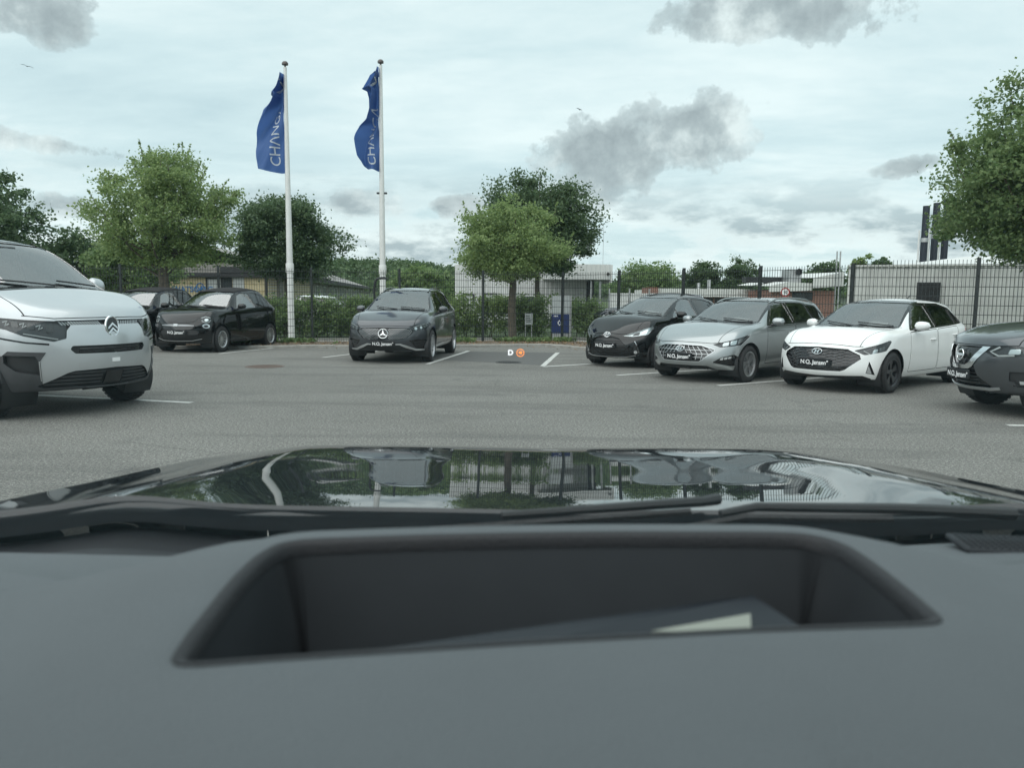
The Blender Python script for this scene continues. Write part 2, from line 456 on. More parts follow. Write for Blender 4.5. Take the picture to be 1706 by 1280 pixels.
NX = [0.0, 0.38, 0.74, 1.0]
def cage(s):
    g = s.get
    hw, H, fo, wb, ro = s['W'] / 2, s['H'], s['fo'], s['wb'], s['ro']
    yc, zc, yh, zh = s['cowl'][0], s['cowl'][1], s['head'][0], s['head'][1]
    ye, ze = s['rend']; yrw, zrw = s['rwin']; ztail = s['ztail']
    bz0, bz1 = s['belt']; zhf = s['hoodz']; sw = g('sweep', 0.30); wr = s['wr']
    cs = g('cowl_side', 0.16); yt = wb + ro
    A = wr + 0.10
    span = wb - 2 * A
    fyo = g('fy', [0.10, 0.02, 0.0, 0.05, 0.16]); fz = g('fz', [0.20, 0.34, 0.56, zhf - 0.10, zhf])
    ryo = g('ry', [0.10, 0.02, 0.0, 0.06, 0.12]); rz = g('rz', [0.24, 0.36, 0.62, ztail - 0.12, ztail])
    pl = g('plan', [.84, .965, .985, .99, 1, 1, 1, .995, .97, .82])
    kw = g('kw', [.92, .985, 1.0, .955])
    wc = g('wc', 0.64) * hw
    w4 = g('w4') or [.72, .84, .86, .83, wc / hw, wc / hw + .015, wc / hw, wc / hw - .02, .70, .60]
    yl = [0, -A * .88, 0.02, A, A + span * .32, A + span * .66, wb - A, wb - 0.02, wb + A * .95, 0]
    ytop = [0, -A * .72, 0.02 + (yc - 0.5) * .3, yc + cs, yh + 0.08, yh + (ye - yh) * .36, yh + (ye - yh) * .72, ye, yrw, 0]
    zb = [fz[3], zhf + (zc - zhf) * .42 - .07, zhf + (zc - zhf) * .72 - .05]
    zt = [fz[4], zhf + (zc - zhf) * g('hoodk', .55), zhf + (zc - zhf) * .86, zc - .02, zh - .045, H - .055, g('zr6', H - .065), ze - .045, zrw, rz[4]]
    for j in range(3, 9): zb.append(bz0 + (bz1 - bz0) * ((j - 3) / 5.0))
    zb.append(rz[3])
    kz = list(g('kz', [.20, .33, .60])); kz[0] += .02
    cr = g('crown', [.02, .035, .045, .05, .045, .055, .055, .045, .03, .01])
    S = []
    for j in range(10):
        col = []
        for k in range(5):
            if j == 0:
                y = min(-fo + fyo[k] + sw * (g('swk', [1, 1, 1, .8, .4])[k]), -A - .04); z = fz[k] + (.03 if k == 0 else 0)
                x = hw * pl[0] * (kw[k] if k < 4 else 1) if k < 4 else hw * w4[0]
            elif j == 9:
                y = yt - ryo[k] - g('rsweep', 0.2); z = rz[k]; x = hw * pl[9] * kw[k] if k < 4 else hw * w4[9]
            else:
                if k < 3: y = yl[j]
                elif k == 3: y = yl[j] * .45 + ytop[j] * .55 if j in (3, 4) else yl[j] * .7 + ytop[j] * .3
                else: y = ytop[j]
                z = kz[k] if k < 3 else (zb[j] if k == 3 else zt[j])
                x = hw * pl[j] * kw[k] if k < 4 else hw * w4[j]
            col.append(Vector((x, y, z)))
        S.append(col)
    V = []; key = {}; F = []; crease = {}
    def vid(t, p):
        if t not in key: key[t] = len(V); V.append(Vector(p))
        return key[t]
    def sv(j, k): return vid(('s', j, k), S[j][k])
    def fv(i, k):
        if i == 3: return sv(0, k)
        c = S[0][k]; x = c.x * NX[i] / 1.0
        yy = -fo + fyo[k] + (c.y - (-fo + fyo[k])) * NX[i] ** g('nexp', 2.4)
        return vid(('t', i, 0) if k == 4 else ('f', i, k), (x, yy, c.z + (g('fcrown', 0.0) if k == 4 else 0) * (1 - NX[i] ** 2) + (cr[0] * (1 - NX[i] ** 2) if k == 4 else 0)))
    def rv(i, k):
        if i == 3: return sv(9, k)
        c = S[9][k]
        yy = yt - ryo[k] + (c.y - (yt - ryo[k])) * NX[i] ** 2.2
        return vid(('t', i, 9) if k == 4 else ('r', i, k), (c.x * NX[i], yy, c.z))
    cshift = {3: -cs, 4: -0.09, 7: 0.04, 8: 0.06}
    def tv(i, j):
        if i == 3: return sv(j, 4)
        if j == 0: return fv(i, 4)
        if j == 9: return rv(i, 4)
        c = S[j][4]; k = 1 - NX[i] ** 2
        return vid(('t', i, j), (c.x * NX[i], c.y + cshift.get(j, 0) * k, c.z + cr[j] * k))
    def bv(i, j):
        if i == 3: return sv(j, 0)
        if j == 0: return fv(i, 0)
        if j == 9: return rv(i, 0)
        c = S[j][0]
        return vid(('b', i, j), (c.x * NX[i], c.y, c.z))
    for k in range(4):
        for i in range(3):
            F.append((fv(i, k), fv(i + 1, k), fv(i + 1, k + 1), fv(i, k + 1)))
            F.append((rv(i + 1, k), rv(i, k), rv(i, k + 1), rv(i + 1, k + 1)))
        for j in range(9):
            F.append((sv(j, k), sv(j + 1, k), sv(j + 1, k + 1), sv(j, k + 1)))
    for j in range(9):
        for i in range(3):
            F.append((tv(i, j), tv(i + 1, j), tv(i + 1, j + 1), tv(i, j + 1)))
            F.append((bv(i + 1, j), bv(i, j), bv(i, j + 1), bv(i + 1, j + 1)))
    def cre(a, b, c): crease[tuple(sorted((a, b)))] = c
    C = g('crease', {})
    for j in range(9): cre(sv(j, 4), sv(j + 1, 4), C.get('cant', [.10, .12, .2, .45, .35, .35, .35, .45, .4][j] if True else 0))
    for j in range(9): cre(sv(j, 3), sv(j + 1, 3), C.get('belt', .45) * (.35 if j < 2 else 1))
    for j in range(9): cre(sv(j, 0), sv(j + 1, 0), .6)
    for i in range(3):
        cre(tv(i, 3), tv(i + 1, 3), .75); cre(tv(i, 4), tv(i + 1, 4), .25); cre(tv(i, 7), tv(i + 1, 7), .6); cre(tv(i, 8), tv(i + 1, 8), .4)
        cre(fv(i, 0), fv(i + 1, 0), .5); cre(fv(i, 4), fv(i + 1, 4), C.get('hood', .35)); cre(rv(i, 0), rv(i + 1, 0), .5)
        cre(fv(i, 3), fv(i + 1, 3), C.get('nose', 0.0))
    # mirror to a whole body so that the middle stays smooth
    n = len(V); mir = []
    VV = list(V)
    for v in V:
        if abs(v.x) < 1e-6: mir.append(None)
        else: mir.append(len(VV)); VV.append(Vector((-v.x, v.y, v.z)))
    mm = lambda i: i if mir[i] is None else mir[i]
    FF = F + [tuple(mm(i) for i in reversed(f)) for f in F]
    cc = dict(crease)
    for (a, b), c in crease.items(): cc[tuple(sorted((mm(a), mm(b))))] = c
    return VV, FF, cc
def subdivided(VV, FF, cc, lev=3):
    me = bpy.data.meshes.new('cage'); me.from_pydata(VV, [], FF)
    att = me.attributes.new('crease_edge', 'FLOAT', 'EDGE')
    vals = [cc.get(tuple(sorted(e.vertices)), 0.0) for e in me.edges]
    att.data.foreach_set('value', vals)
    o = bpy.data.objects.new('cage', me); COL.objects.link(o)
    md = o.modifiers.new('s', 'SUBSURF'); md.levels = lev; md.render_levels = lev
    dg = bpy.context.evaluated_depsgraph_get(); ev = o.evaluated_get(dg)
    r = bpy.data.meshes.new_from_object(ev, depsgraph=dg)
    bpy.data.objects.remove(o); bpy.data.meshes.remove(me)
    return r

class Car:
    """one car: a subdivided body that is cut into its panels, plus patches lifted off the same surface"""
    def __init__(s, spec, name):
        s.spec = spec; s.root = empty(name); s.root_name = name
        me = subdivided(*cage(spec)); s.body0 = me
        bm = bmesh.new(); bm.from_mesh(me)
        bmesh.ops.delete(bm, geom=[f for f in bm.faces if f.calc_center_median().x < 0], context='FACES')
        for v in bm.verts:
            if abs(v.co.x) < 1e-4: v.co.x = 0.0
        bm.normal_update()
        s.bm = bm; s.lay = bm.faces.layers.int.new('fid')
        s.src = bm.copy(); s.src.normal_update(); s.src_lay = s.src.faces.layers.int['fid']
        s.bvh = BVHTree.FromBMesh(s.src); s.src.faces.ensure_lookup_table()
        s.feat = []
    def nrm(s, co):
        """smooth normal of the uncut body at a point"""
        p, n, i, d = s.bvh.find_nearest(Vector((abs(co[0]), co[1], co[2])))
        if i is None: return Vector((0, 0, 1))
        f = s.src.faces[i]; acc = Vector(); tot = 0
        for v in f.verts:
            w = 1 / ((v.co - p).length + 1e-4) ** 2; acc += v.normal * w; tot += w
        r = (acc / tot).normalized()
        if co[0] < 0: r.x = -r.x
        if abs(co[0]) < 2e-4: r.x = 0.0; r.normalize()
        return r
    def cut(s, name, fr, poly, m, depth=0.0, both=False, lim=None, face=0.03, only=None, keep=True, rim=None, parent=None):
        fid = len(s.feat) + 1
        s.feat.append(dict(name=name, mat=m, depth=depth, both=both, keep=keep, rim=rim, parent=parent))
        cut(s.bm, s.lay, fr, poly, fid, lim, face, only)
        return fid
    def hits(s, fr, u, v):
        """point and normal of the body seen along a frame"""
        U, V, D = frame(fr)
        o = U * u + V * v + D * 6.0
        if fr[0] == 'F' or fr[0] == 'O' or fr in 'SBT': pass
        p, n, i, d = s.bvh.ray_cast(o, -D)
        return (p, n) if p is not None else (U * u + V * v, D)
    def extract(s, bm, faces, depth, off=0.0, both=False, weldc=True):
        """outer faces pushed in by depth with walls along the border"""
        idx = {}; V = []; F = []; wall = []
        cnt = {}
        for f in faces:
            for e in f.edges: cnt[e] = cnt.get(e, 0) + 1
        def vi(v, inner):
            k = (v.index, inner)
            if k not in idx:
                n = s.nrm(v.co); idx[k] = len(V)
                c = v.co + n * (off - (depth if inner else 0))
                if abs(v.co.x) < 1e-5: c.x = 0.0
                V.append(c)
            return idx[k]
        for f in faces: F.append(tuple(vi(v, True) for v in f.verts))
        nf = len(F)
        if depth:
            for f in faces:
                vs = f.verts; L = len(vs)
                for a in range(L):
                    va, vb = vs[a], vs[(a + 1) % L]
                    e = bm.edges.get((va, vb))
                    if cnt.get(e, 0) == 1 and not (abs(va.co.x) < 1e-5 and abs(vb.co.x) < 1e-5):
                        F.append((vi(va, False), vi(vb, False), vi(vb, True), vi(va, True)))
        return V, F, nf
    def emit(s, name, V, F, nf, m, both, mirror_join, normals=True, rim=None, parent=None):
        outs = []
        def make(VV, FF, nfl, flip):
            me = bpy.data.meshes.new(name); me.from_pydata([tuple(v) for v in VV], [], FF)
            me.materials.append(m)
            if rim: me.materials.append(rim)
            me.polygons.foreach_set('use_smooth', [True] * len(me.polygons))
            if rim:
                me.polygons.foreach_set('material_index', [0 if k in nfl else 1 for k in range(len(FF))])
            me.validate(); me.update()
            if len(FF) == len(nfl) and normals:
                me.normals_split_custom_set_from_vertices([s.nrm(v) for v in VV] if len(VV) == len(me.vertices) else [v.normal for v in me.vertices])
            else:
                me.set_sharp_from_angle(angle=R_(38))
            o = link(name, me, parent or s.root); outs.append(o); return o
        Vm = [Vector((-v[0], v[1], v[2])) for v in V]; Fm = [tuple(reversed(f)) for f in F]
        if both:
            make(V, F, set(range(nf)), False); make(Vm, Fm, set(range(nf)), True)
        elif mirror_join:
            VV = list(V); mp = []
            for v in Vm:
                if abs(v[0]) < 1e-5:
                    mp.append(len(mp))
                else: mp.append(len(VV)); VV.append(v)
            FF = F[:nf] + [tuple(mp[i] for i in f) for f in Fm[:nf]] + F[nf:] + [tuple(mp[i] for i in f) for f in Fm[nf:]]
            make(VV, FF, set(range(2 * nf)), False)
        else: make(V, F, set(range(nf)), False)
        return outs
    def finish_body(s, body_mat, name='body'):
        bm = s.bm; bm.verts.index_update(); groups = {}
        for f in bm.faces: groups.setdefault(f[s.lay], []).append(f)
        res = {}
        for fid, faces in groups.items():
            if fid == 0:
                V, F, nf = s.extract(bm, faces, 0.0)
                res['body'] = s.emit(name, V, F, nf, body_mat, False, True); continue
            ft = s.feat[fid - 1]
            if not ft['keep']: continue
            V, F, nf = s.extract(bm, faces, ft['depth'])
            res.setdefault(ft['name'], []).extend(s.emit(ft['name'], V, F, nf, ft['mat'], ft['both'], not ft['both'], rim=ft['rim'], parent=ft['parent']))
        s.parts = res
        return res
    def patch(s, name, fr, polys, m, off=0.002, thick=0.004, both=False, lim=None, face=0.03, parent=None, full=False, rim=None):
        """pieces lifted off the body surface: outlines in a frame, top at off above the body, thick deep"""
        if isinstance(polys[0][0], (int, float)): polys = [polys]
        V0 = []; F0 = []; nfs = []
        tops = []; walls = []
        U, Vx, D = frame(fr)
        for poly in polys:
            us = [p[0] for p in poly]; vs = [p[1] for p in poly]
            lo = (min(us), min(vs)); hi = (max(us), max(vs))
            fs = []
            for f in s.src.faces:
                if f.normal.dot(D) < face: continue
                if lim and not lim(f.calc_center_median()): continue
                pu = [v.co.dot(U) for v in f.verts]
                if max(pu) < lo[0] or min(pu) > hi[0]: continue
                pv = [v.co.dot(Vx) for v in f.verts]
                if max(pv) < lo[1] or min(pv) > hi[1]: continue
                fs.append(f)
            if not fs: continue
            b2 = bmesh.new(); l2 = b2.faces.layers.int.new('fid'); mp = {}
            for f in fs:
                for v in f.verts:
                    if v not in mp: mp[v] = b2.verts.new(v.co)
                b2.faces.new([mp[v] for v in f.verts])
            b2.normal_update()
            got = cut(b2, l2, fr, poly, 1, lim, -2.0)
            b2.verts.index_update()
            if got:
                V, F, nf = s.extract(b2, got, thick, off=0.0)
                # top is the outer side: shift so that it sits at off, walls go down by thick
                idx0 = len(V0)
                VV = []
                for v in V: VV.append(v)
                top, wl = F[:nf], F[nf:]
                # inner copies were pushed in: flip roles by moving everything out by (off + thick) for the inner set
                inner = set(i for f in top for i in f)
                out = []
                for i, v in enumerate(VV):
                    n = s.nrm(v)
                    out.append(v + n * (off + (thick if i in inner else -thick)))
                for v in out:
                    if abs(v.x) < 1e-4: v.x = 0.0
                V0 += out
                tops += [tuple(i + idx0 for i in f) for f in top]; walls += [tuple(i + idx0 for i in reversed(f)) for f in wl]
            b2.free()
        F = tops + walls
        return s.emit(name, V0, F, len(tops), m, both, not both, normals=False, rim=rim, parent=parent)
    def arches(s, trim=None, lipw=0.06, ra=None):
        sp = s.spec; R = sp['wr']; ra = ra or R + 0.055
        for cy in (0.0, sp['wb']):
            lim = lambda c, cy=cy: c.x > sp['W'] * .27 and abs(c.y - cy) < ra + .3 and c.z < R + ra + .12
            if trim: s.cut('arch_trim', 'S', circ(cy, R, ra + lipw, 36), trim, -0.006, True, lim, -0.4, rim=trim)
            s.cut('opening', 'S', circ(cy, R, ra, 36), trim, 0, True, lim, -0.75, keep=False)
            b = MB()
            for sx in (-1, 1):
                b = MB()
                x0, x1 = sx * (sp['W'] / 2 - 0.05), sx * (sp['W'] / 2 - 0.42)
                b.lathe([(ra + .004, x0), (ra + .004, x1), (0.02, x1)], 28, 'x', (0, cy, R), a0=R_(-32), a1=R_(212))
                b.build('arch_liner', M['black_plastic'], s.root, fix=False)
    def wheels(s, style, m_rim, m_face=None):
        sp = s.spec; R = sp['wr']; rr = sp.get('rim', 0.64) * R; tw = sp.get('tw', 0.20)
        tyre, rim = wheel_mesh(R, rr, tw, style, m_rim, m_face)
        for cy in (0.0, sp['wb']):
            for sx in (1, -1):
                w = empty('wheel'); w.parent = s.root
                w.location = (sx * (sp['W'] / 2 - tw / 2 - sp.get('wheel_in', 0.025)), cy, R)
                w.rotation_euler = (0.0 if cy else sp.get('wheelphase', 0.2), 0, 0 if sx > 0 else math.pi)
                link('tyre', tyre, w)
                ro = link('rim', rim, w); ro.rotation_euler = (rnd.uniform(0, 1), 0, 0)
    def mirrors(s, y, z, m_shell, size=(0.20, 0.11, 0.13), out=0.10):
        hw = s.spec['W'] / 2
        for sx in (1, -1):
            p, n = s.hits('S', y, z - size[2] * .55)
            x = p.x
            e = empty('door_mirror'); e.parent = s.root; e.location = (sx * x, y, z)
            b = MB(); rows = []
            for k in range(9):                      # shell: rounded, blunt forward, flat behind
                t = k / 8; xx = out + size[0] * (t - .5)
                hh = size[2] * (0.52 * (1 - abs(2 * t - 1) ** 3.2) ** .5 + 0.02) * (1.0 - .18 * t)
                row = []
                for q in range(14):
                    a = 2 * math.pi * q / 14
                    cy_, cz_ = math.sin(a), math.cos(a)
                    dy = size[1] * (.62 if cy_ < 0 else .22) * (1 - (2 * t - 1) ** 4 * .7)
                    row.append((sx * (xx + .0), cy_ * dy + (t - .5) * .05, cz_ * hh * (abs(cz_) ** -.25 if abs(cz_) > .05 else 1)))
                rows.append(row + [row[0]])
            b.grid(rows); b.add([r for r in rows[0][:-1]], [tuple(range(14))]); b.add([r for r in rows[-1][:-1]], [tuple(range(14))])
            b.build('mirror_shell', m_shell, e, 50, weld=1e-5)
            b = MB(); b.box((sx * out, size[1] * .24, 0), (size[0] * .78, .008, size[2] * .7), bev=.004)
            b.build('mirror_glass', M['chrome'], e)
            b = MB(); b.box((sx * (out * .25), 0, -size[2] * .42), (out * 1.1, .06, .035), bev=.012)
            b.build('mirror_arm', M['gloss_black'], e)
    def handle(s, y, z, m, L=0.17):
        p, n = s.hits('S', y, z)
        for sx in (1, -1):
            b = MB()
            b.tube([(sx * (p.x - .01), y - L / 2, z), (sx * (p.x + .028), y - L * .36, z + .002), (sx * (p.x + .032), y, z + .004), (sx * (p.x + .028), y + L * .36, z + .002), (sx * (p.x - .01), y + L / 2, z)],
                   [.012, .014, .015, .014, .012], 8)
            b.build('door_handle', m, s.root, 60)
    def plate(s, x=0.0, z=0.5, off=0.02, W=0.52, H=0.115, text=True, tilt=0):
        p, n = s.hits('F', 0.0, z)
        e = empty('number_plate'); e.parent = s.root; e.location = (x, p.y - off, z); e.rotation_euler = (R_(tilt), 0, 0)
        b = MB(); b.box((0, 0, 0), (W, .012, H), bev=.005); b.build('plate_base', M['plate_black'], e)
        if text:
            t = link('lettering', TXT['N.O. Jensen'], e); t.location = (0, -.0085, -.012)
            t = link('small_print', TXT['small'], e); t.location = (0, -.0085, -.043)
    def interior(s, paper=True, seat=None):
        sp = s.spec; hw = sp['W'] / 2; yc, zc = sp['cowl']; yh, zh = sp['head']; bz = sp['belt'][0]
        b = MB(); P = []
        for t, z in ((0.0, zc - .03), (0.35, zc - .005), (0.75, zc - .02), (0.95, zc - .1), (1.0, zc - .45)):
            y = yc + .06 + t * .75
            P.append([(u * hw * (.80 if t > .1 else .74), y + (.1 * u * u if t < .5 else 0), z) for u in (-1, -.5, 0, .5, 1)])
        b.grid(P); b.build('dashboard', M['interior'], s.root, 50)
        b = MB(); b.box((0, (yc + sp['wb']) / 2 + .4, .38), (2 * hw * .84, sp['wb'] * .95, .04)); b.build('cabin_floor', M['interior'], s.root)
        sh = zc - .36
        for rowy, xs in ((yh + .38, (-.37, .37)), (yh + 1.22, (-.37, .37))):
            for sx in xs:
                e = empty('seat'); e.parent = s.root; e.location = (sx * hw / .88, rowy, 0)
                b = MB(); b.box((0, -.22, sh - .12), (.48, .5, .16), bev=.06); b.build('cushion', seat or M['seat_cloth'], e, 60)
                b = MB(); b.box((0, .12, sh + .20), (.47, .14, .60), rot=Matrix.Rotation(R_(-14), 3, 'X'), bev=.06); b.build('backrest', seat or M['seat_cloth'], e, 60)
                b = MB(); b.box((0, .215, min(sh + .60, zh - .12)), (.26, .1, .17), bev=.045); b.build('headrest', seat or M['seat_cloth'], e, 60)
        b = MB(); b.lathe([(.175 + .016 * math.cos(a), .016 * math.sin(a)) for a in [k * math.pi / 3 for k in range(6)]], 20, 'y', (0, 0, 0), closed=True)
        b.box((0, 0, 0), (.3, .03, .06), bev=.01); b.box((0, 0, -.08), (.05, .03, .16), bev=.01)
        o = b.build('steering_wheel', M['interior'], s.root, 60); o.location = (.37, yc + .86, zc - .06); o.rotation_euler = (R_(-25), 0, 0)
        b = MB(); b.box((0, 0, 0), (.24, .03, .07), bev=.012); o = b.build('rear_view_mirror', M['gloss_black'], s.root); o.location = (0, yh - .10, zh - .13)
        if paper:
            b = MB(); n = 6
            b.grid([[(-.15 + .3 * i / n, -.1 + .2 * j / n, .012 * math.sin(i * .9) + .01 * j) for j in range(n + 1)] for i in range(n + 1)])
            o = b.build('price_sheet', M['paper'], s.root); o.location = (.28, yc + .34, zc + .012); o.rotation_euler = (R_(14), 0, .1)
    def wipers(s, n=2):
        yc, zc = s.spec['cowl']
        for x0, x1 in ((.62, .08), (.02, -.50)):
            pts = []
            for k in range(7):
                t = k / 6; x = x0 + (x1 - x0) * t
                z = zc + .035 + .05 * t
                p, n_ = s.hits('F', abs(x), z); pts.append((x, p.y - .012, z + .006))
            b = MB(); b.tube(pts, .009, 6); b.build('wiper', M['black_plastic'], s.root)
def text_mesh(name, body, size, m, font_scale=1.0, depth=0.0008, weight=0.0):
    cu = bpy.data.curves.new(name, 'FONT'); cu.body = body; cu.size = size; cu.align_x = 'CENTER'; cu.align_y = 'CENTER'
    cu.extrude = depth; cu.offset = weight; cu.space_character = 0.98
    o = bpy.data.objects.new(name, cu); COL.objects.link(o)
    dg = bpy.context.evaluated_depsgraph_get()
    me = bpy.data.meshes.new_from_object(o.evaluated_get(dg), depsgraph=dg)
    bpy.data.objects.remove(o); bpy.data.curves.remove(cu)
    me.name = name; me.materials.clear(); me.materials.append(m)
    return me
M['plate_black'] = mat('plate_black', (0.012, 0.013, 0.015), 0.3)
TXT = {}
def upright(me):
    me.transform(Matrix.Rotation(R_(90), 4, 'X')); return me
TXT['N.O. Jensen'] = upright(text_mesh('lettering', 'N.O. Jensen\u00b0', 0.088, M['white_print'], weight=0.0016))
_a = text_mesh('small_print', 'ODENSE    SVENDBORG    NYBORG', 0.016, M['white_print']); TXT['small'] = upright(_a)

def wheel_mesh(R, rr, tw, style, m_rim, m_face=None):
    h = tw / 2
    b = MB()
    prof = [(rr - .012, -h * .86), (rr + .012, -h * .98), (rr + (R - rr) * .45, -h * 1.02), (R - .028, -h * .93), (R - .006, -h * .72), (R, -h * .35), (R, h * .35), (R - .006, h * .72), (R - .028, h * .93),
            (rr + (R - rr) * .45, h * 1.02), (rr + .012, h * .98), (rr - .012, h * .86)]
    b.lathe(prof, 40, 'x')
    for k in range(40):                         # tread blocks
        a = 2 * math.pi * k / 40
        for xx in (-.6, 0, .6):
            c = Vector((xx * h, math.cos(a) * R, math.sin(a) * R))
            b.box(c, (h * .42, .034, .012), rot=Matrix.Rotation(a + math.pi / 2, 3, 'X'))
    ty = b.mesh('tyre', M['rubber'], 50)
    b = MB()
    xo = h * .78
    b.lathe([(rr + .006, h * .95), (rr - .004, h * .97), (rr - .018, h * .86), (rr - .03, h * .3), (rr - .03, -h * .8)], 40, 'x', m=0)
    b.lathe([(rr - .03, -h * .1), (0.07, -h * .1)], 24, 'x', m=1)                   # brake and dark back
    b.lathe([(0.15, h * .05), (0.15, h * .18), (.06, h * .18)], 24, 'x', m=2)
    n, w0, w1, split, dish, twist = style
    b.lathe([(.0, xo * .92), (.026, xo * .9), (.06, xo * .80), (.066, xo * .4)], 20, 'x', m=0)
    for k in range(n):
        a = 2 * math.pi * k / n
        for sgn in ((-1, 1) if split else (0,)):
            pts = []
            for q in range(5):
                t = q / 4; r = .045 + (rr - .03 - .045) * t
                aa = a + twist * t + sgn * split * (t ** 1.3)
                wd = w0 + (w1 - w0) * t
                x = xo * (.84 + dish * (t - .3) * t)
                c, sn = math.cos(aa), math.sin(aa); tx, ty_ = -sn, c
                ring = []
                for (du, dx) in ((-.5, -.30), (-.42, 0), (.42, 0), (.5, -.30)):
                    ring.append((x + dx * h, c * r + tx * du * wd, sn * r + ty_ * du * wd))
                pts.append(ring)
            vs = [p for r_ in pts for p in r_]; fs = []
            for i in range(4):
                for j in range(3): fs.append((i * 4 + j, i * 4 + j + 1, (i + 1) * 4 + j + 1, (i + 1) * 4 + j))
            b.add(vs, [fs[q] for q in range(len(fs))], 0)
    rim = b.mesh('rim', [m_face or m_rim, M['gloss_black'], M['satin_silver']], 30)
    return ty, rim
def common(c, body, o):
    """glass, doors, bonnet and hatch that all the cars have; o holds the outlines"""
    s = c.spec; hw = s['W'] / 2; yc, zc = s['cowl']; yh, zh = s['head']
    up = lambda p: p.z > zc - .10
    glass = M['glass']
    # windscreen in a black surround
    ws = o['screen']        # half outline in the front frame, from the middle of the base round to the middle of the header
    c.cut('screen_surround', 'F', ws, M['gloss_black'], 0.004, lim=lambda p: p.y > yc - .35 and p.y < yh + .45)
    c.cut('windscreen', 'F', inset_half(ws, o.get('frit', .028)), glass, 0.010, lim=lambda p: p.y > yc - .35 and p.y < yh + .45)
    # side glass: one dark surround, then each window
    lim = lambda p: p.z > s['belt'][0] - .12 and p.x > .2
    c.cut('window_surround', 'S', o['dlo'], o.get('dlo_mat', M['gloss_black']), 0.003, True, lim)
    for q, w in enumerate(o['windows']):
        c.cut('side_window', 'S', w, o.get('glass2', glass) if q >= o.get('privacy_from', 9) else glass, 0.010, True, lim)
    if 'rear' in o:
        c.cut('rear_window', 'B', o['rear'], o.get('rear_glass', M['glass']), 0.008, lim=lambda p: p.y > s['wb'] * .7)
    # doors and bonnet, each with a real gap round it
    for d in o['doors']:
        ids = {0}
        c.cut('door_gap', 'S', d, M['seam'], 0.02, True, lambda p: p.x > hw * .5, only=ids)
        c.cut('door', 'S', inset(d, 0.009), body, 0.0, True, lambda p: p.x > hw * .5, only={len(c.feat)})
    if 'bonnet' in o:
        fl = o['bonnet_front']                       # front edge as a line in the front frame, out from the middle
        lim = lambda p: p.y < yc + .3
        c.cut('temp', 'F', fl + [(fl[-1][0] + .5, fl[-1][1] + .35), (hw + .2, zc + .25), (0, zc + .25)], body, 0, lim=lim, only={0}, face=-.2)
        tid = len(c.feat)
        c.cut('bonnet_gap', 'F', strip([(x, z - .004) for x, z in fl], .009), M['seam'], .015, lim=lim, only={0})
        c.cut('bonnet_gap', 'T', o['bonnet'], M['seam'], 0.015, True, lim=lim, only={tid})
        c.cut('bonnet', 'T', inset_half([(x, y) for x, y in o['bonnet']], .008), body, 0.0, lim=lim, only={len(c.feat)})
        for f in c.bm.faces:
            if f[c.lay] == tid: f[c.lay] = 0
def inset_half(poly, d):
    """insets an outline whose first and last points lie on the middle line, leaving the middle open"""
    m = [(-x, y) for (x, y) in reversed(poly)]
    full = poly + [p for p in m if abs(p[0]) > 1e-6]
    r = inset(full, d)[:len(poly)]
    return [(0.0 if abs(poly[i][0]) < 1e-6 else p[0], p[1]) for i, p in enumerate(r)]
def lamp(c, fr, poly, housing=None, depth=0.045, lim=None, face=0.03, name='headlight'):
    c.cut(name, fr, poly, housing or M['lamp_dark'], depth, True, lim, face)
    return poly
def emblem(c, z, build, off=0.012, tilt=0.0, y=None):
    p, n = c.hits('F', 0.0, z)
    e = empty('badge'); e.parent = c.root; e.location = (0, (p.y if y is None else y) - off, z); e.rotation_euler = (R_(tilt), 0, 0)
    build(e)
    return e
def ring_xz(b, rx, rz, r, n=28, c=(0, 0, 0), m=0, a0=0, a1=2 * math.pi):
    full = abs(a1 - a0 - 2 * math.pi) < 1e-6
    pts = [(c[0] + rx * math.sin(a0 + (a1 - a0) * k / n), c[1], c[2] + rz * math.cos(a0 + (a1 - a0) * k / n)) for k in range(n + 1)]
    b.tube(pts, r, 6, m, caps=not full)
def flat_xz(b, poly, y0, y1, m=0):
    b.prism([(p[0], p[1]) for p in poly], y0, y1, m, Matrix.Rotation(R_(90), 4, 'X'))

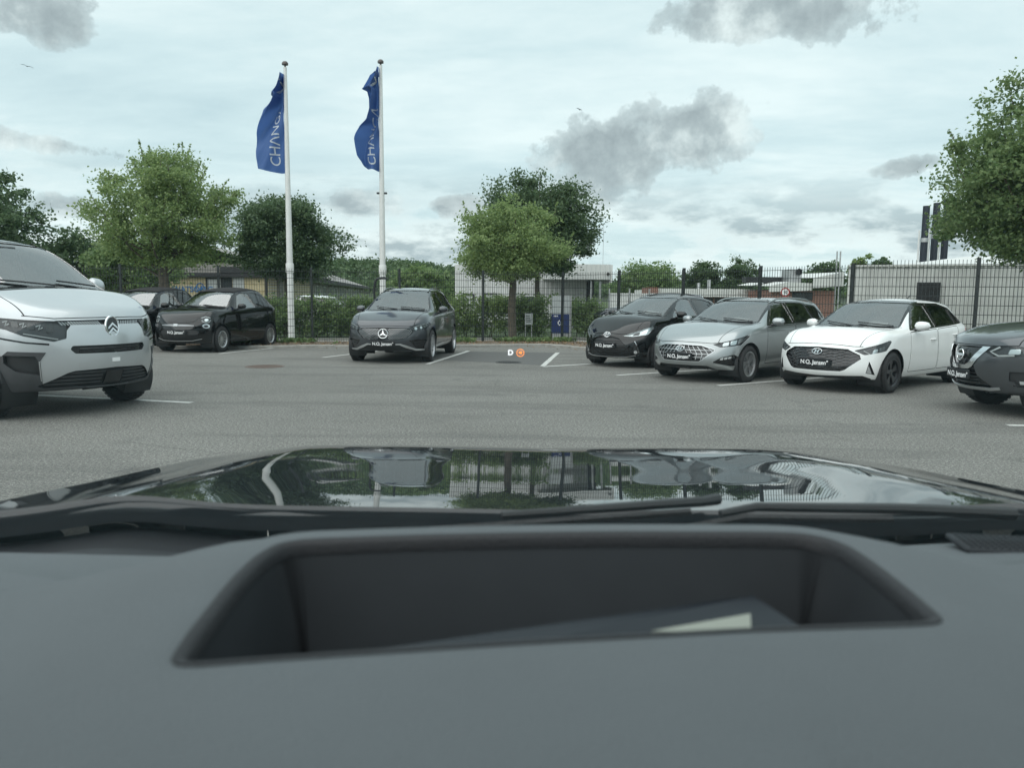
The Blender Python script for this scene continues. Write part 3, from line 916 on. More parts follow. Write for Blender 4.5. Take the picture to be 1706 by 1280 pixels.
def hatch_white(name='parked_car'):
    s = dict(W=1.775, H=1.475, wb=2.58, fo=.84, ro=.64, wr=.318, rim=.67, tw=.20, cowl=(.30, .985), head=(1.06, 1.42), rend=(2.78, 1.395), rwin=(3.12, 1.05), ztail=1.0,
             belt=(.92, 1.0), hoodz=.80, sweep=.34, wc=.635, fy=[.10, .0, .03, .10, .24], fz=[.20, .32, .52, .70, .80], kz=[.20, .33, .62])
    c = Car(s, name); P = M['paint_white'] = paint('white_paint', (.78, .80, .79), 0, .4, .03)
    hw = .8875
    c.arches()
    nl = lambda p: p.y < .1
    # wide dark grille that meets the lamps
    g = [(0, .705), (.44, .685), (.60, .60), (.62, .54), (.44, .37), (.38, .345), (0, .345)]
    c.cut('grille', 'F', g, M['gloss_black'], .03, lim=nl)
    lamp(c, 'O40', rpoly([(.01, .665), (.16, .60), (.50, .665), (.61, .80), (.57, .82), (.30, .745)], .02, 3), lim=nl)
    c.cut('fog_recess', 'O35', [(.30, .51), (.395, .30), (.255, .325)], M['black_plastic'], .03, True, nl)
    c.cut('lower_lip', 'F', [(0, .265), (.64, .285), (.72, .245), (.72, .15), (0, .15)], M['black_plastic'], -.004, lim=nl, rim=M['black_plastic'], face=-.6)
    common(c, P, dict(
        screen=[(0, 1.0), (.30, 1.0), (.66, .985), (.71, .995), (.575, 1.385), (.50, 1.42), (0, 1.435)],
        dlo=rpoly([(.62, .955), (1.10, 1.33), (1.35, 1.40), (2.2, 1.388), (2.64, 1.31), (2.88, 1.12), (2.84, 1.05), (2.2, 1.01), (1.4, .975)], .03, 3),
        windows=[rpoly([(.74, .985), (1.13, 1.305), (1.36, 1.368), (1.55, 1.37), (1.60, 1.005)], .02, 3), rpoly([(1.68, 1.008), (1.66, 1.375), (2.2, 1.36), (2.52, 1.30), (2.50, 1.05), (2.2, 1.035)], .02, 3),
                 rpoly([(2.57, 1.065), (2.58, 1.275), (2.63, 1.26), (2.80, 1.12), (2.78, 1.075)], .02, 3)], privacy_from=1, glass2=M['dark_glass'],
        rear=[(0, 1.10), (.52, 1.10), (.47, 1.33), (0, 1.345)],
        doors=[rpoly([(.53, .30), (1.60, .30), (1.62, .97), (.60, .935)], .04, 3), rpoly([(1.62, .30), (2.22, .30), (2.36, .62), (2.52, .80), (2.50, 1.01), (1.64, .97)], .04, 3)],
        bonnet=[(0, -.95), (.56, -.95), (.58, -.55), (.67, -.1), (.70, .30), (.74, .52), (0, .31)], bonnet_front=[(0, .755), (.3, .75), (.5, .73), (.62, .73)]))
    c.finish_body(P)
    c.patch('lamp_lens', 'O40', rpoly([(.01, .665), (.16, .60), (.50, .665), (.61, .80), (.57, .82), (.30, .745)], .02, 3), M['lens'], .001, .002, True, nl)
    c.patch('reflector', 'O40', [rpoly([(.27, .615), (.37, .64), (.37, .70), (.30, .69)], .02), rpoly([(.39, .645), (.49, .675), (.50, .745), (.40, .715)], .02)], M['lamp_white'], -.025, .01, True, nl)
    c.patch('light_guide', 'O40', [strip([(.15, .665), (.27, .60), (.37, .62)], .012)], M['drl'], -.012, .008, True, nl)
    c.patch('fog_lamp', 'O35', [[(.30, .44), (.355, .31), (.27, .325)]], M['lamp_white'], -.018, .008, True, nl)
    bars = []
    for k in range(7):
        z0 = .36 + k * .05
        bars.append(strip([(0, z0 + .02), (.12, z0 + .035), (.24, z0), (.36, z0 + .035), (.48, z0), (.60, z0 + .03)], .007))
        bars.append(strip([(0, z0), (.12, z0 - .015), (.24, z0 + .022), (.36, z0 - .012), (.48, z0 + .022)], .006))
    c.patch('grille_mesh', 'F', [[p for p in b if True] for b in bars], M['grey_plastic'], -.018, .006, False, lambda p: p.y < .1 and inpoly(p.x, p.z, inset_half(g, -.02)))
    c.wheels((5, .05, .075, .16, .15, 0.0), M['dark_alloy']); c.mirrors(.80, 1.03, P, (.22, .13, .145), .11); c.handle(1.42, .80, P); c.handle(2.36, .86, P)
    def h(e):
        b = MB(); ring_xz(b, .078, .042, .007); flat_xz(b, [(-.045, -.027), (-.03, -.027), (-.012, -.004), (.012, .003), (.005, -.027), (.02, -.027), (.045, .027), (.03, .027), (.015, .008), (-.01, .001), (-.005, .027), (-.02, .027)], 0, .008)
        b.build('badge_mark', M['chrome'], e)
    emblem(c, .635, h, -.012, -8)
    c.plate(z=.475, off=.0); c.wipers(); c.interior()
    b = MB(); b.tube([(0, 2.4, 1.47), (0, 2.52, 1.53)], [.012, .005], 8); b.build('aerial', M['black_plastic'], c.root)
    tail_lamps(c, [(2.92, .86), (3.1, .84), (3.14, 1.0), (2.96, 1.0)])
    return c
def tail_lamps(c, poly):
    c.patch('tail_light', 'S', rpoly(poly, .02, 2), M['red_lens'], .006, .006, True, lambda p: p.y > 1.5)
def wagon_silver(name='parked_car'):
    s = dict(W=1.795, H=1.475, wb=2.65, fo=.88, ro=1.06, wr=.318, rim=.67, tw=.205, cowl=(.34, 1.0), head=(1.10, 1.42), rend=(3.25, 1.40), rwin=(3.62, 1.02), ztail=1.0,
             belt=(.93, .99), hoodz=.78, sweep=.34, wc=.64, fy=[.10, .0, .02, .09, .24], fz=[.20, .32, .52, .69, .78], kz=[.20, .33, .62])
    c = Car(s, name); P = paint('silver_paint', (.36, .385, .39), .75, .32, .04); hw = s['W'] / 2
    nl = lambda p: p.y < .1
    c.arches()
    g = [(0, .655), (.36, .645), (.565, .58), (.575, .555), (.38, .385), (.34, .36), (0, .36)]
    c.cut('grille', 'F', g, M['gloss_black'], .03, lim=nl)
    hl = rpoly([(-.02, .665), (.10, .615), (.46, .655), (.66, .80), (.60, .815), (.28, .735)], .015, 3)
    lamp(c, 'O40', hl, lim=nl)
    fog = rpoly([(-.03, .36), (.12, .45), (.34, .50), (.43, .45), (.44, .32), (.30, .30)], .03, 3)
    c.cut('fog_recess', 'O40', fog, M['gloss_black'], .03, True, nl)
    c.cut('lower_intake', 'F', [(0, .30), (.46, .30), (.58, .235), (.50, .205), (0, .205)], M['black_plastic'], .03, lim=nl)
    c.cut('lower_lip', 'F', [(0, .19), (.8, .21), (.8, .1), (0, .1)], M['black_plastic'], -.004, lim=nl, rim=M['black_plastic'], face=-.7)
    common(c, P, dict(
        screen=[(0, 1.015), (.30, 1.015), (.68, 1.0), (.725, 1.01), (.585, 1.39), (.50, 1.425), (0, 1.44)],
        dlo=rpoly([(.66, .965), (1.16, 1.335), (1.40, 1.40), (2.4, 1.39), (3.05, 1.32), (3.36, 1.13), (3.30, 1.07), (2.6, 1.02), (1.5, .985)], .03, 3),
        windows=[rpoly([(.80, .995), (1.19, 1.31), (1.42, 1.372), (1.66, 1.373), (1.70, 1.012)], .02, 3), rpoly([(1.78, 1.015), (1.76, 1.372), (2.40, 1.362), (2.56, 1.34), (2.62, 1.05)], .02, 3),
                 rpoly([(2.68, 1.06), (2.64, 1.335), (3.02, 1.295), (3.26, 1.13), (3.22, 1.085)], .02, 3)], privacy_from=2, glass2=M['dark_glass'], dlo_mat=M['gloss_black'],
        rear=[(0, 1.08), (.55, 1.08), (.50, 1.34), (0, 1.36)],
        doors=[rpoly([(.55, .30), (1.70, .30), (1.72, .98), (.64, .945)], .04, 3), rpoly([(1.72, .30), (2.28, .30), (2.42, .62), (2.62, .82), (2.62, 1.02), (1.74, .98)], .04, 3)],
        bonnet=[(0, -.95), (.56, -.95), (.60, -.55), (.69, -.1), (.72, .30), (.75, .56), (0, .35)], bonnet_front=[(0, .70), (.3, .695), (.5, .685), (.62, .70)]))
    c.finish_body(P)
    c.patch('grille_frame', 'F', strip([(0, .652), (.36, .642), (.56, .582), (.568, .555), (.385, .392), (.345, .366), (0, .366)], .012), M['satin_silver'], .004, .012, lim=nl)
    bars = [strip([(0, z), (.3, z), (.56, z + (z - .5) * .0)], .007) for z in (.44, .50, .565)]
    ins = inset_half(g, .008)
    lim = lambda p: nl(p)
    for k in range(6):
        x0 = .04 + k * .085
        bars.append(strip([(x0, .655 - .01 * k), (x0 + .05, .57), (x0 + .10, .50), (x0 + .08, .40)], .006))
    c.patch('grille_bars', 'F', [clipc(b, ins) for b in bars], M['satin_silver'], -.008, .012, False, lim)
    c.patch('lamp_lens', 'O40', hl, M['lens'], .001, .002, True, nl)
    c.patch('reflector', 'O40', [rpoly([(.14, .64), (.25, .655), (.26, .72), (.16, .70)], .02), rpoly([(.28, .658), (.39, .67), (.42, .75), (.29, .73)], .02), rpoly([(.42, .68), (.48, .70), (.56, .78), (.45, .76)], .02)], M['lamp_white'], -.025, .01, True, nl)
    c.patch('fog_fins', 'O40', [rpoly([(x, .40 + i * .012), (x + .055, .405 + i * .012), (x + .065, .45 + i * .01), (x + .01, .435 + i * .012)], .01) for i, x in enumerate((.10, .17, .24))], M['lamp_white'], -.012, .008, True, nl)
    c.wheels((5, .045, .085, .17, .15, .35), M['dark_alloy'], M['alloy'] if False else M['two_tone']); c.mirrors(.86, 1.04, P, (.21, .13, .14), .11); c.handle(1.50, .82, P); c.handle(2.42, .87, P)
    def h(e):
        b = MB(); ring_xz(b, .078, .044, .008); flat_xz(b, [(-.045, -.027), (-.03, -.027), (-.012, -.004), (.012, .003), (.005, -.027), (.02, -.027), (.045, .027), (.03, .027), (.015, .008), (-.01, .001), (-.005, .027), (-.02, .027)], 0, .008)
        b.build('badge_mark', M['chrome'], e)
    emblem(c, .583, h, .016, -8)
    c.plate(z=.455, off=.012); c.wipers(); c.interior()
    roof_rails(c, 1.25, 3.15, P)
    tail_lamps(c, [(3.3, .88), (3.56, .86), (3.58, 1.0), (3.36, 1.0)])
    return c
def clipc(poly, clip):
    """clips an outline to a convex half outline (Sutherland-Hodgman), so that bars end at the frame"""
    n = len(clip); A = sum(clip[i][0] * clip[(i + 1) % n][1] - clip[(i + 1) % n][0] * clip[i][1] for i in range(n)); sg = 1 if A > 0 else -1
    out = list(poly)
    for i in range(n):
        a, b = Vector(clip[i]), Vector(clip[(i + 1) % n]); e = b - a
        side = lambda p: sg * (e[0] * (p[1] - a[1]) - e[1] * (p[0] - a[0]))
        src, out = out, []
        for k in range(len(src)):
            p, q = src[k - 1], src[k]; sp, sq = side(p), side(q)
            if (sp >= 0) != (sq >= 0):
                t = sp / (sp - sq); out.append((p[0] + (q[0] - p[0]) * t, p[1] + (q[1] - p[1]) * t))
            if sq >= 0: out.append(q)
        if len(out) < 3: return [(0, .5), (.001, .5), (.001, .501)]
    return out
def roof_rails(c, y0, y1, m, h=.035):
    s = c.spec
    for sx in (1, -1):
        pts = []
        for k in range(13):
            t = k / 12; y = y0 + (y1 - y0) * t
            x = s.get('wc', .64) * s['W'] / 2 - .045
            p, n = c.hits('T', x, y); z = p.z + h * min(1, 6 * t + .05, 6 * (1 - t) + .05)
            pts.append((sx * x, y, z))
        b = MB(); b.tube(pts, [.012] + [.017] * 11 + [.012], 8)
        for k in (1, 11): b.box((pts[k][0], pts[k][1], pts[k][2] - .02), (.03, .12, .04), bev=.01)
        b.build('roof_rail', m, c.root, 50)
M['two_tone'] = mat('machined_alloy', (.46, .47, .48), .3, .85)

def hatch_black(name='parked_car'):
    s = dict(W=1.72, H=1.53, wb=2.51, fo=.80, ro=.64, wr=.305, rim=.62, tw=.19, cowl=(.16, 1.07), head=(.98, 1.475), rend=(2.70, 1.43), rwin=(3.02, 1.08), ztail=1.02,
             belt=(.98, 1.06), hoodz=.78, sweep=.42, wc=.62, fy=[.08, .0, .0, .06, .26], fz=[.18, .30, .50, .68, .80], kz=[.20, .33, .64], hoodk=.62)
    c = Car(s, name); P = M['paint_black']; hw = s['W'] / 2
    nl = lambda p: p.y < .1
    c.arches()
    g = [(0, .66), (.14, .65), (.30, .615), (.48, .43), (.56, .30), (.44, .245), (0, .235)]
    c.cut('grille', 'F', g, M['black_plastic'], .03, lim=nl)
    hl = rpoly([(-.16, .665), (.06, .655), (.36, .70), (.50, .83), (.46, .87), (.18, .775)], .012, 3)
    lamp(c, 'O40', hl, M['lamp_white'], lim=nl)
    fog = rpoly([(.02, .29), (.17, .27), (.20, .30), (.13, .57), (.09, .53)], .02, 3)
    c.cut('fog_recess', 'O40', fog, M['black_plastic'], .025, True, nl)
    c.cut('lower_lip', 'F', [(0, .215), (.8, .235), (.8, .1), (0, .1)], M['black_plastic'], -.003, lim=nl, rim=M['black_plastic'], face=-.7)
    common(c, P, dict(
        screen=[(0, 1.09), (.30, 1.085), (.66, 1.06), (.70, 1.07), (.555, 1.44), (.48, 1.475), (0, 1.49)],
        dlo=rpoly([(.46, 1.00), (1.02, 1.38), (1.30, 1.455), (2.1, 1.445), (2.50, 1.38), (2.74, 1.20), (2.70, 1.12), (1.6, 1.04)], .03, 3),
        windows=[rpoly([(.56, 1.03), (.80, 1.20), (.82, 1.045)], .015, 3), rpoly([(.86, 1.045), (.85, 1.235), (1.05, 1.36), (1.30, 1.43), (1.52, 1.432), (1.56, 1.06)], .02, 3),
                 rpoly([(1.64, 1.065), (1.62, 1.43), (2.1, 1.42), (2.47, 1.36), (2.66, 1.20), (2.62, 1.13)], .02, 3)], privacy_from=2, glass2=M['dark_glass'],
        rear=[(0, 1.14), (.52, 1.14), (.46, 1.38), (0, 1.40)],
        doors=[rpoly([(.50, .30), (1.56, .30), (1.58, 1.02), (.58, .99)], .04, 3), rpoly([(1.58, .30), (2.16, .30), (2.32, .64), (2.46, .84), (2.46, 1.08), (1.60, 1.02)], .04, 3)],
        bonnet=[(0, -.95), (.50, -.95), (.56, -.52), (.66, -.1), (.70, .2), (.72, .42), (0, .19)], bonnet_front=[(0, .72), (.12, .715), (.3, .70), (.5, .72)]))
    c.finish_body(P)
    c.patch('lamp_lens', 'O40', hl, M['lens'], .001, .002, True, nl)
    c.patch('lamp_bezel', 'O40', [strip([(-.14, .668), (.06, .66), (.34, .705)], .014), rpoly([(.22, .70), (.33, .72), (.42, .82), (.26, .77)], .02)], M['chrome'], -.012, .01, True, nl)
    c.patch('lamp_unit', 'O40', [rpoly([(.04, .672), (.18, .69), (.20, .755), (.08, .715)], .02)], M['lamp_dark'], -.02, .01, True, nl)
    c.patch('grille_bars', 'F', [clipc(strip([(0, z), (.2, z), (.4, z + .004), (.55, z + .012)], .012), inset_half(g, .006)) for z in (.29, .33, .37, .41, .45, .49, .53, .57)], M['gloss_black'], -.012, .012, False, nl)
    c.patch('bumper_strip', 'F', strip([(0, .226), (.42, .232), (.60, .27)], .012), M['satin_silver'], .004, .006, lim=nl)
    c.patch('fog_trim', 'O40', strip([(.09, .56), (.14, .46), (.18, .33)], .013), M['chrome'], .004, .006, True, nl)
    c.patch('fog_lamp', 'O40', circ(.115, .335, .036, 16), M['lamp_white'], -.008, .012, True, nl)
    c.wheels((5, .06, .08, .0, .1, 0), M['alloy']); c.mirrors(.72, 1.10, P, (.21, .13, .14), .11); c.handle(1.40, .88, P); c.handle(2.30, .93, P)
    def h(e):
        b = MB(); ring_xz(b, .075, .052, .007); ring_xz(b, .030, .047, .006); ring_xz(b, .052, .022, .006, c=(0, 0, .027))
        b.build('badge_mark', M['chrome'], e)
    emblem(c, .685, h, .006, -14)
    c.plate(z=.47, off=.0); c.wipers(); c.interior()
    tail_lamps(c, [(2.86, .90), (3.02, .88), (3.06, 1.04), (2.9, 1.06)])
    return c
M['paint_navy'] = paint('navy_paint', (.010, .016, .030), .2, .3, .03)
M['paint_black'] = paint('black_paint', (.004, .0045, .005), 0, .3, .012)

def small_black(name='parked_car'):
    s = dict(W=1.68, H=1.535, wb=2.32, fo=.70, ro=.60, wr=.305, rim=.64, tw=.195, cowl=(.28, 1.02), head=(.90, 1.46), rend=(2.34, 1.49), rwin=(2.76, 1.12), ztail=1.0, zr6=1.50,
             belt=(.96, 1.04), hoodz=.88, sweep=.40, wc=.60, fy=[.07, .0, .02, .05, .17], fz=[.19, .32, .54, .74, .87], kz=[.20, .33, .62], hoodk=.66, nexp=2.2)
    c = Car(s, name); P = M['paint_black']; hw = s['W'] / 2
    nl = lambda p: p.y < .15
    c.arches()
    g = rpoly([(0, .54), (.46, .545), (.52, .46), (.42, .30), (0, .285)], .03, 2)
    g = [(0, .54), (.44, .545), (.52, .50), (.50, .40), (.38, .30), (0, .285)]
    c.cut('lower_intake', 'F', g, M['black_plastic'], .025, lim=nl)
    hl = circ(.225, .775, .125, 22, .085)
    lamp(c, 'O40', hl, M['lamp_dark'], lim=nl)
    dl = circ(.215, .625, .085, 20, .05)
    c.cut('driving_lamp', 'O40', dl, M['lamp_white'], .02, True, nl)
    c.cut('lower_lip', 'F', [(0, .235), (.8, .25), (.8, .1), (0, .1)], M['gloss_black'], -.003, lim=nl, rim=M['black_plastic'], face=-.7)
    common(c, P, dict(
        screen=[(0, 1.07), (.30, 1.065), (.62, 1.045), (.66, 1.06), (.53, 1.43), (.46, 1.46), (0, 1.48)],
        dlo=rpoly([(.62, .985), (1.02, 1.36), (1.28, 1.435), (1.85, 1.44), (2.30, 1.38), (2.52, 1.16), (2.48, 1.09), (1.4, 1.025)], .03, 3),
        windows=[rpoly([(.74, 1.015), (1.08, 1.335), (1.30, 1.40), (1.58, 1.40), (1.62, 1.045)], .02, 3), rpoly([(1.70, 1.05), (1.66, 1.408), (1.85, 1.413), (2.26, 1.355), (2.43, 1.16), (2.39, 1.095)], .02, 3)], privacy_from=1, glass2=M['dark_glass'],
        rear=[(0, 1.12), (.50, 1.12), (.45, 1.36), (0, 1.38)],
        doors=[rpoly([(.50, .30), (1.62, .30), (1.76, .55), (1.78, 1.02), (.62, .975)], .05, 3)],
        bonnet=[(0, -.95), (.52, -.95), (.60, -.50), (.66, -.1), (.68, .3), (.70, .50), (0, .32)], bonnet_front=[(0, .705), (.3, .70), (.44, .74), (.52, .83)]))
    c.finish_body(P)
    c.patch('soft_top', 'T', [(0, .93), (.30, .95), (.50, 1.06), (.52, 1.6), (.49, 2.2), (0, 2.26)], M['soft_top'], .005, .006, lim=lambda p: p.z > 1.3)
    c.patch('lamp_lens', 'O40', hl, M['lens'], .001, .002, True, nl)
    c.patch('light_guide', 'O40', [ring2(.225, .765, .105, .062, .018, R_(175), R_(368)), strip([(.12, .815), (.22, .845), (.33, .815)], .018)], M['drl'], -.008, .01, True, nl)
    c.patch('reflector', 'O40', circ(.235, .77, .05, 16, .035), M['lamp_white'], -.02, .01, True, nl)
    c.patch('lamp_ring', 'O40', ring2(.215, .625, .085, .05, .014, 0, 2 * math.pi - .02), M['chrome'], .003, .006, True, nl)
    c.patch('lamp_core', 'O40', circ(.215, .622, .05, 16, .03), M['lamp_dark'], -.012, .004, True, nl)
    c.patch('chrome_bar', 'F', [[(0, .66), (.30, .655), (.42, .645), (.42, .625), (.30, .622), (0, .62)]], M['bar_metal'], .012, .014, lim=nl)
    c.patch('intake_mesh', 'F', [strip([(0, z), (.3, z + .002), (.5, z + .006)], .006) for z in [.31 + .018 * k for k in range(7)]], M['gloss_black'], -.008, .008, lim=nl)
    c.patch('bumper_strip', 'F', strip([(0, .272), (.38, .285), (.58, .33)], .011), M['satin_silver'], .004, .006, lim=nl)
    c.wheels((12, .028, .032, .0, .1, .0), M['alloy']); c.mirrors(.80, 1.08, P, (.20, .13, .13), .11); c.handle(1.60, .86, P)
    def h(e):
        t = link('badge_mark', TXT['500'], e)
    emblem(c, .645, h, .02, -6)
    c.plate(z=.485, off=.0); c.wipers(); c.interior(seat=M['cream_cloth'])
    tail_lamps(c, [(2.72, .80), (2.84, .78), (2.86, .92), (2.76, .94)])
    return c
M['bar_metal'] = mat('dull_bar_metal', (.30, .31, .32), .35, .85)
def ring2(cx, cy, rx, ry, w, a0, a1, n=22):
    o = [(cx + rx * math.cos(a0 + (a1 - a0) * k / n), cy + ry * math.sin(a0 + (a1 - a0) * k / n)) for k in range(n + 1)]
    i = [(cx + (rx - w) * math.cos(a0 + (a1 - a0) * k / n), cy + (ry - w) * math.sin(a0 + (a1 - a0) * k / n)) for k in range(n, -1, -1)]
    return o + i
M['soft_top'] = mat('soft_top_cloth', (.012, .012, .013), .9, var=.2, vscale=40, bump=.3, bscale=500)
M['cream_cloth'] = mat('light_seat_cloth', (.35, .36, .35), .85, var=.1, vscale=30)
TXT['500'] = upright(text_mesh('badge_mark', '500', 0.075, M['chrome'], depth=.004, weight=.002))

def suv_grey(name='parked_car'):
    s = dict(W=1.86, H=1.655, wb=2.73, fo=.90, ro=.83, wr=.355, rim=.68, tw=.225, cowl=(.32, 1.11), head=(1.06, 1.585), rend=(3.08, 1.585), rwin=(3.42, 1.16), ztail=1.08,
             belt=(1.03, 1.11), hoodz=.90, sweep=.36, wc=.62, fy=[.10, .02, .02, .07, .22], fz=[.24, .36, .58, .80, .90], kz=[.25, .38, .70])
    c = Car(s, name); P = M['paint_grey'] = paint('grey_paint', (.052, .058, .066), .7, .3, .04); hw = s['W'] / 2
    nl = lambda p: p.y < .15
    c.arches()
    g = [(0, .775), (.46, .765), (.62, .72), (.60, .66), (.48, .55), (.36, .515), (0, .505)]
    c.cut('grille', 'F', g, M['gloss_black'], .02, lim=nl)
    hl = rpoly([(-.03, .78), (.08, .69), (.34, .735), (.60, .84), (.54, .88), (.24, .845)], .012, 3)
    lamp(c, 'O40', hl, M['lamp_dark'], lim=nl)
    sc = rpoly([(-.06, .50), (.14, .525), (.36, .52), (.46, .42), (.44, .30), (.30, .29), (.10, .35)], .03, 3)
    c.cut('air_scoop', 'O40', sc, M['gloss_black'], .03, True, nl)
    c.cut('lower_intake', 'F', [(0, .42), (.34, .43), (.50, .36), (.62, .30), (.60, .24), (0, .24)], M['black_plastic'], .02, lim=nl)
    common(c, P, dict(
        screen=[(0, 1.125), (.30, 1.12), (.70, 1.10), (.745, 1.11), (.585, 1.55), (.50, 1.59), (0, 1.605)],
        dlo=rpoly([(.66, 1.06), (1.14, 1.47), (1.42, 1.56), (2.5, 1.555), (3.00, 1.47), (3.18, 1.27), (3.12, 1.19), (1.6, 1.10)], .03, 3),
        windows=[rpoly([(.80, 1.095), (1.17, 1.445), (1.43, 1.53), (1.68, 1.53), (1.72, 1.125)], .02, 3), rpoly([(1.80, 1.13), (1.78, 1.53), (2.45, 1.525), (2.62, 1.50), (2.68, 1.18)], .02, 3),
                 rpoly([(2.74, 1.19), (2.70, 1.49), (2.97, 1.44), (3.09, 1.26), (3.06, 1.21)], .02, 3)], privacy_from=1, glass2=M['dark_glass'],
        rear=[(0, 1.20), (.55, 1.20), (.50, 1.46), (0, 1.48)],
        doors=[rpoly([(.58, .38), (1.72, .38), (1.74, 1.09), (.64, 1.05)], .04, 3), rpoly([(1.74, .38), (2.34, .38), (2.48, .70), (2.68, .92), (2.68, 1.14), (1.76, 1.09)], .04, 3)],
        bonnet=[(0, -.95), (.60, -.95), (.62, -.60), (.71, -.1), (.74, .30), (.77, .54), (0, .34)], bonnet_front=[(0, .815), (.3, .81), (.52, .80), (.66, .83)]))
    c.finish_body(P)
    c.patch('lamp_lens', 'O40', hl, M['lens'], .001, .002, True, nl)
    c.patch('reflector', 'O40', [circ(.12, .755, .034, 14), circ(.25, .775, .030, 14), rpoly([(.34, .765), (.46, .815), (.44, .845), (.32, .815)], .01)], M['lamp_white'], -.02, .01, True, nl)
    c.patch('light_guide', 'O40', [strip([(.06, .78), (.24, .828), (.48, .868)], .008)], M['drl'], -.008, .006, True, nl)
    dots = []
    ins = inset_half(g, .012)
    for r in range(9):
        for q in range(18):
            x = q * .034 + (.017 if r % 2 else 0); z = .53 + r * .027
            if inpoly(x + .001, z, ins) and (x > .11 or abs(z - .64) > .11): dots.append([(x - .006, z), (x, z - .008), (x + .006, z), (x, z + .008)])
    c.patch('grille_studs', 'F', dots, M['satin_silver'], -.012, .006, lim=nl)
    c.patch('bumper_blade', 'F', [rpoly([(.26, .43), (.36, .435), (.50, .385), (.66, .315), (.80, .31), (.80, .285), (.64, .28), (.46, .345), (.34, .405), (.26, .405)], .01, 2)], M['satin_silver'], .006, .014, lim=nl)
    c.patch('intake_fins', 'O40', [strip([(.08, z), (.25, z + .03), (.42, z + .03)], .012) for z in (.40, .45)], M['black_plastic'], -.015, .012, True, nl)
    c.wheels((5, .05, .07, .13, .15, 0), M['dark_alloy'], M['two_tone']); c.mirrors(.84, 1.14, P, (.21, .14, .15), .11); c.handle(1.52, .93, P); c.handle(2.48, .98, P)
    def h(e):
        b = MB(); ring_xz(b, .098, .098, .009, 32)
        for k in range(3):
            a = 2 * math.pi * k / 3
            flat_xz(b, [(math.sin(a) * .096, math.cos(a) * .096), (math.sin(a + 1.05) * .02, math.cos(a + 1.05) * .02), (0, 0), (math.sin(a - 1.05) * .02, math.cos(a - 1.05) * .02)], 0, .01)
        b.build('badge_mark', M['chrome'], e)
    emblem(c, .645, h, -.002, -6)
    c.plate(z=.44, off=.0); c.wipers(); c.interior(paper=False)
    roof_rails(c, 1.25, 2.85, M['gloss_black'], .03)
    tail_lamps(c, [(3.2, .96), (3.42, .94), (3.44, 1.06), (3.26, 1.08)])
    return c

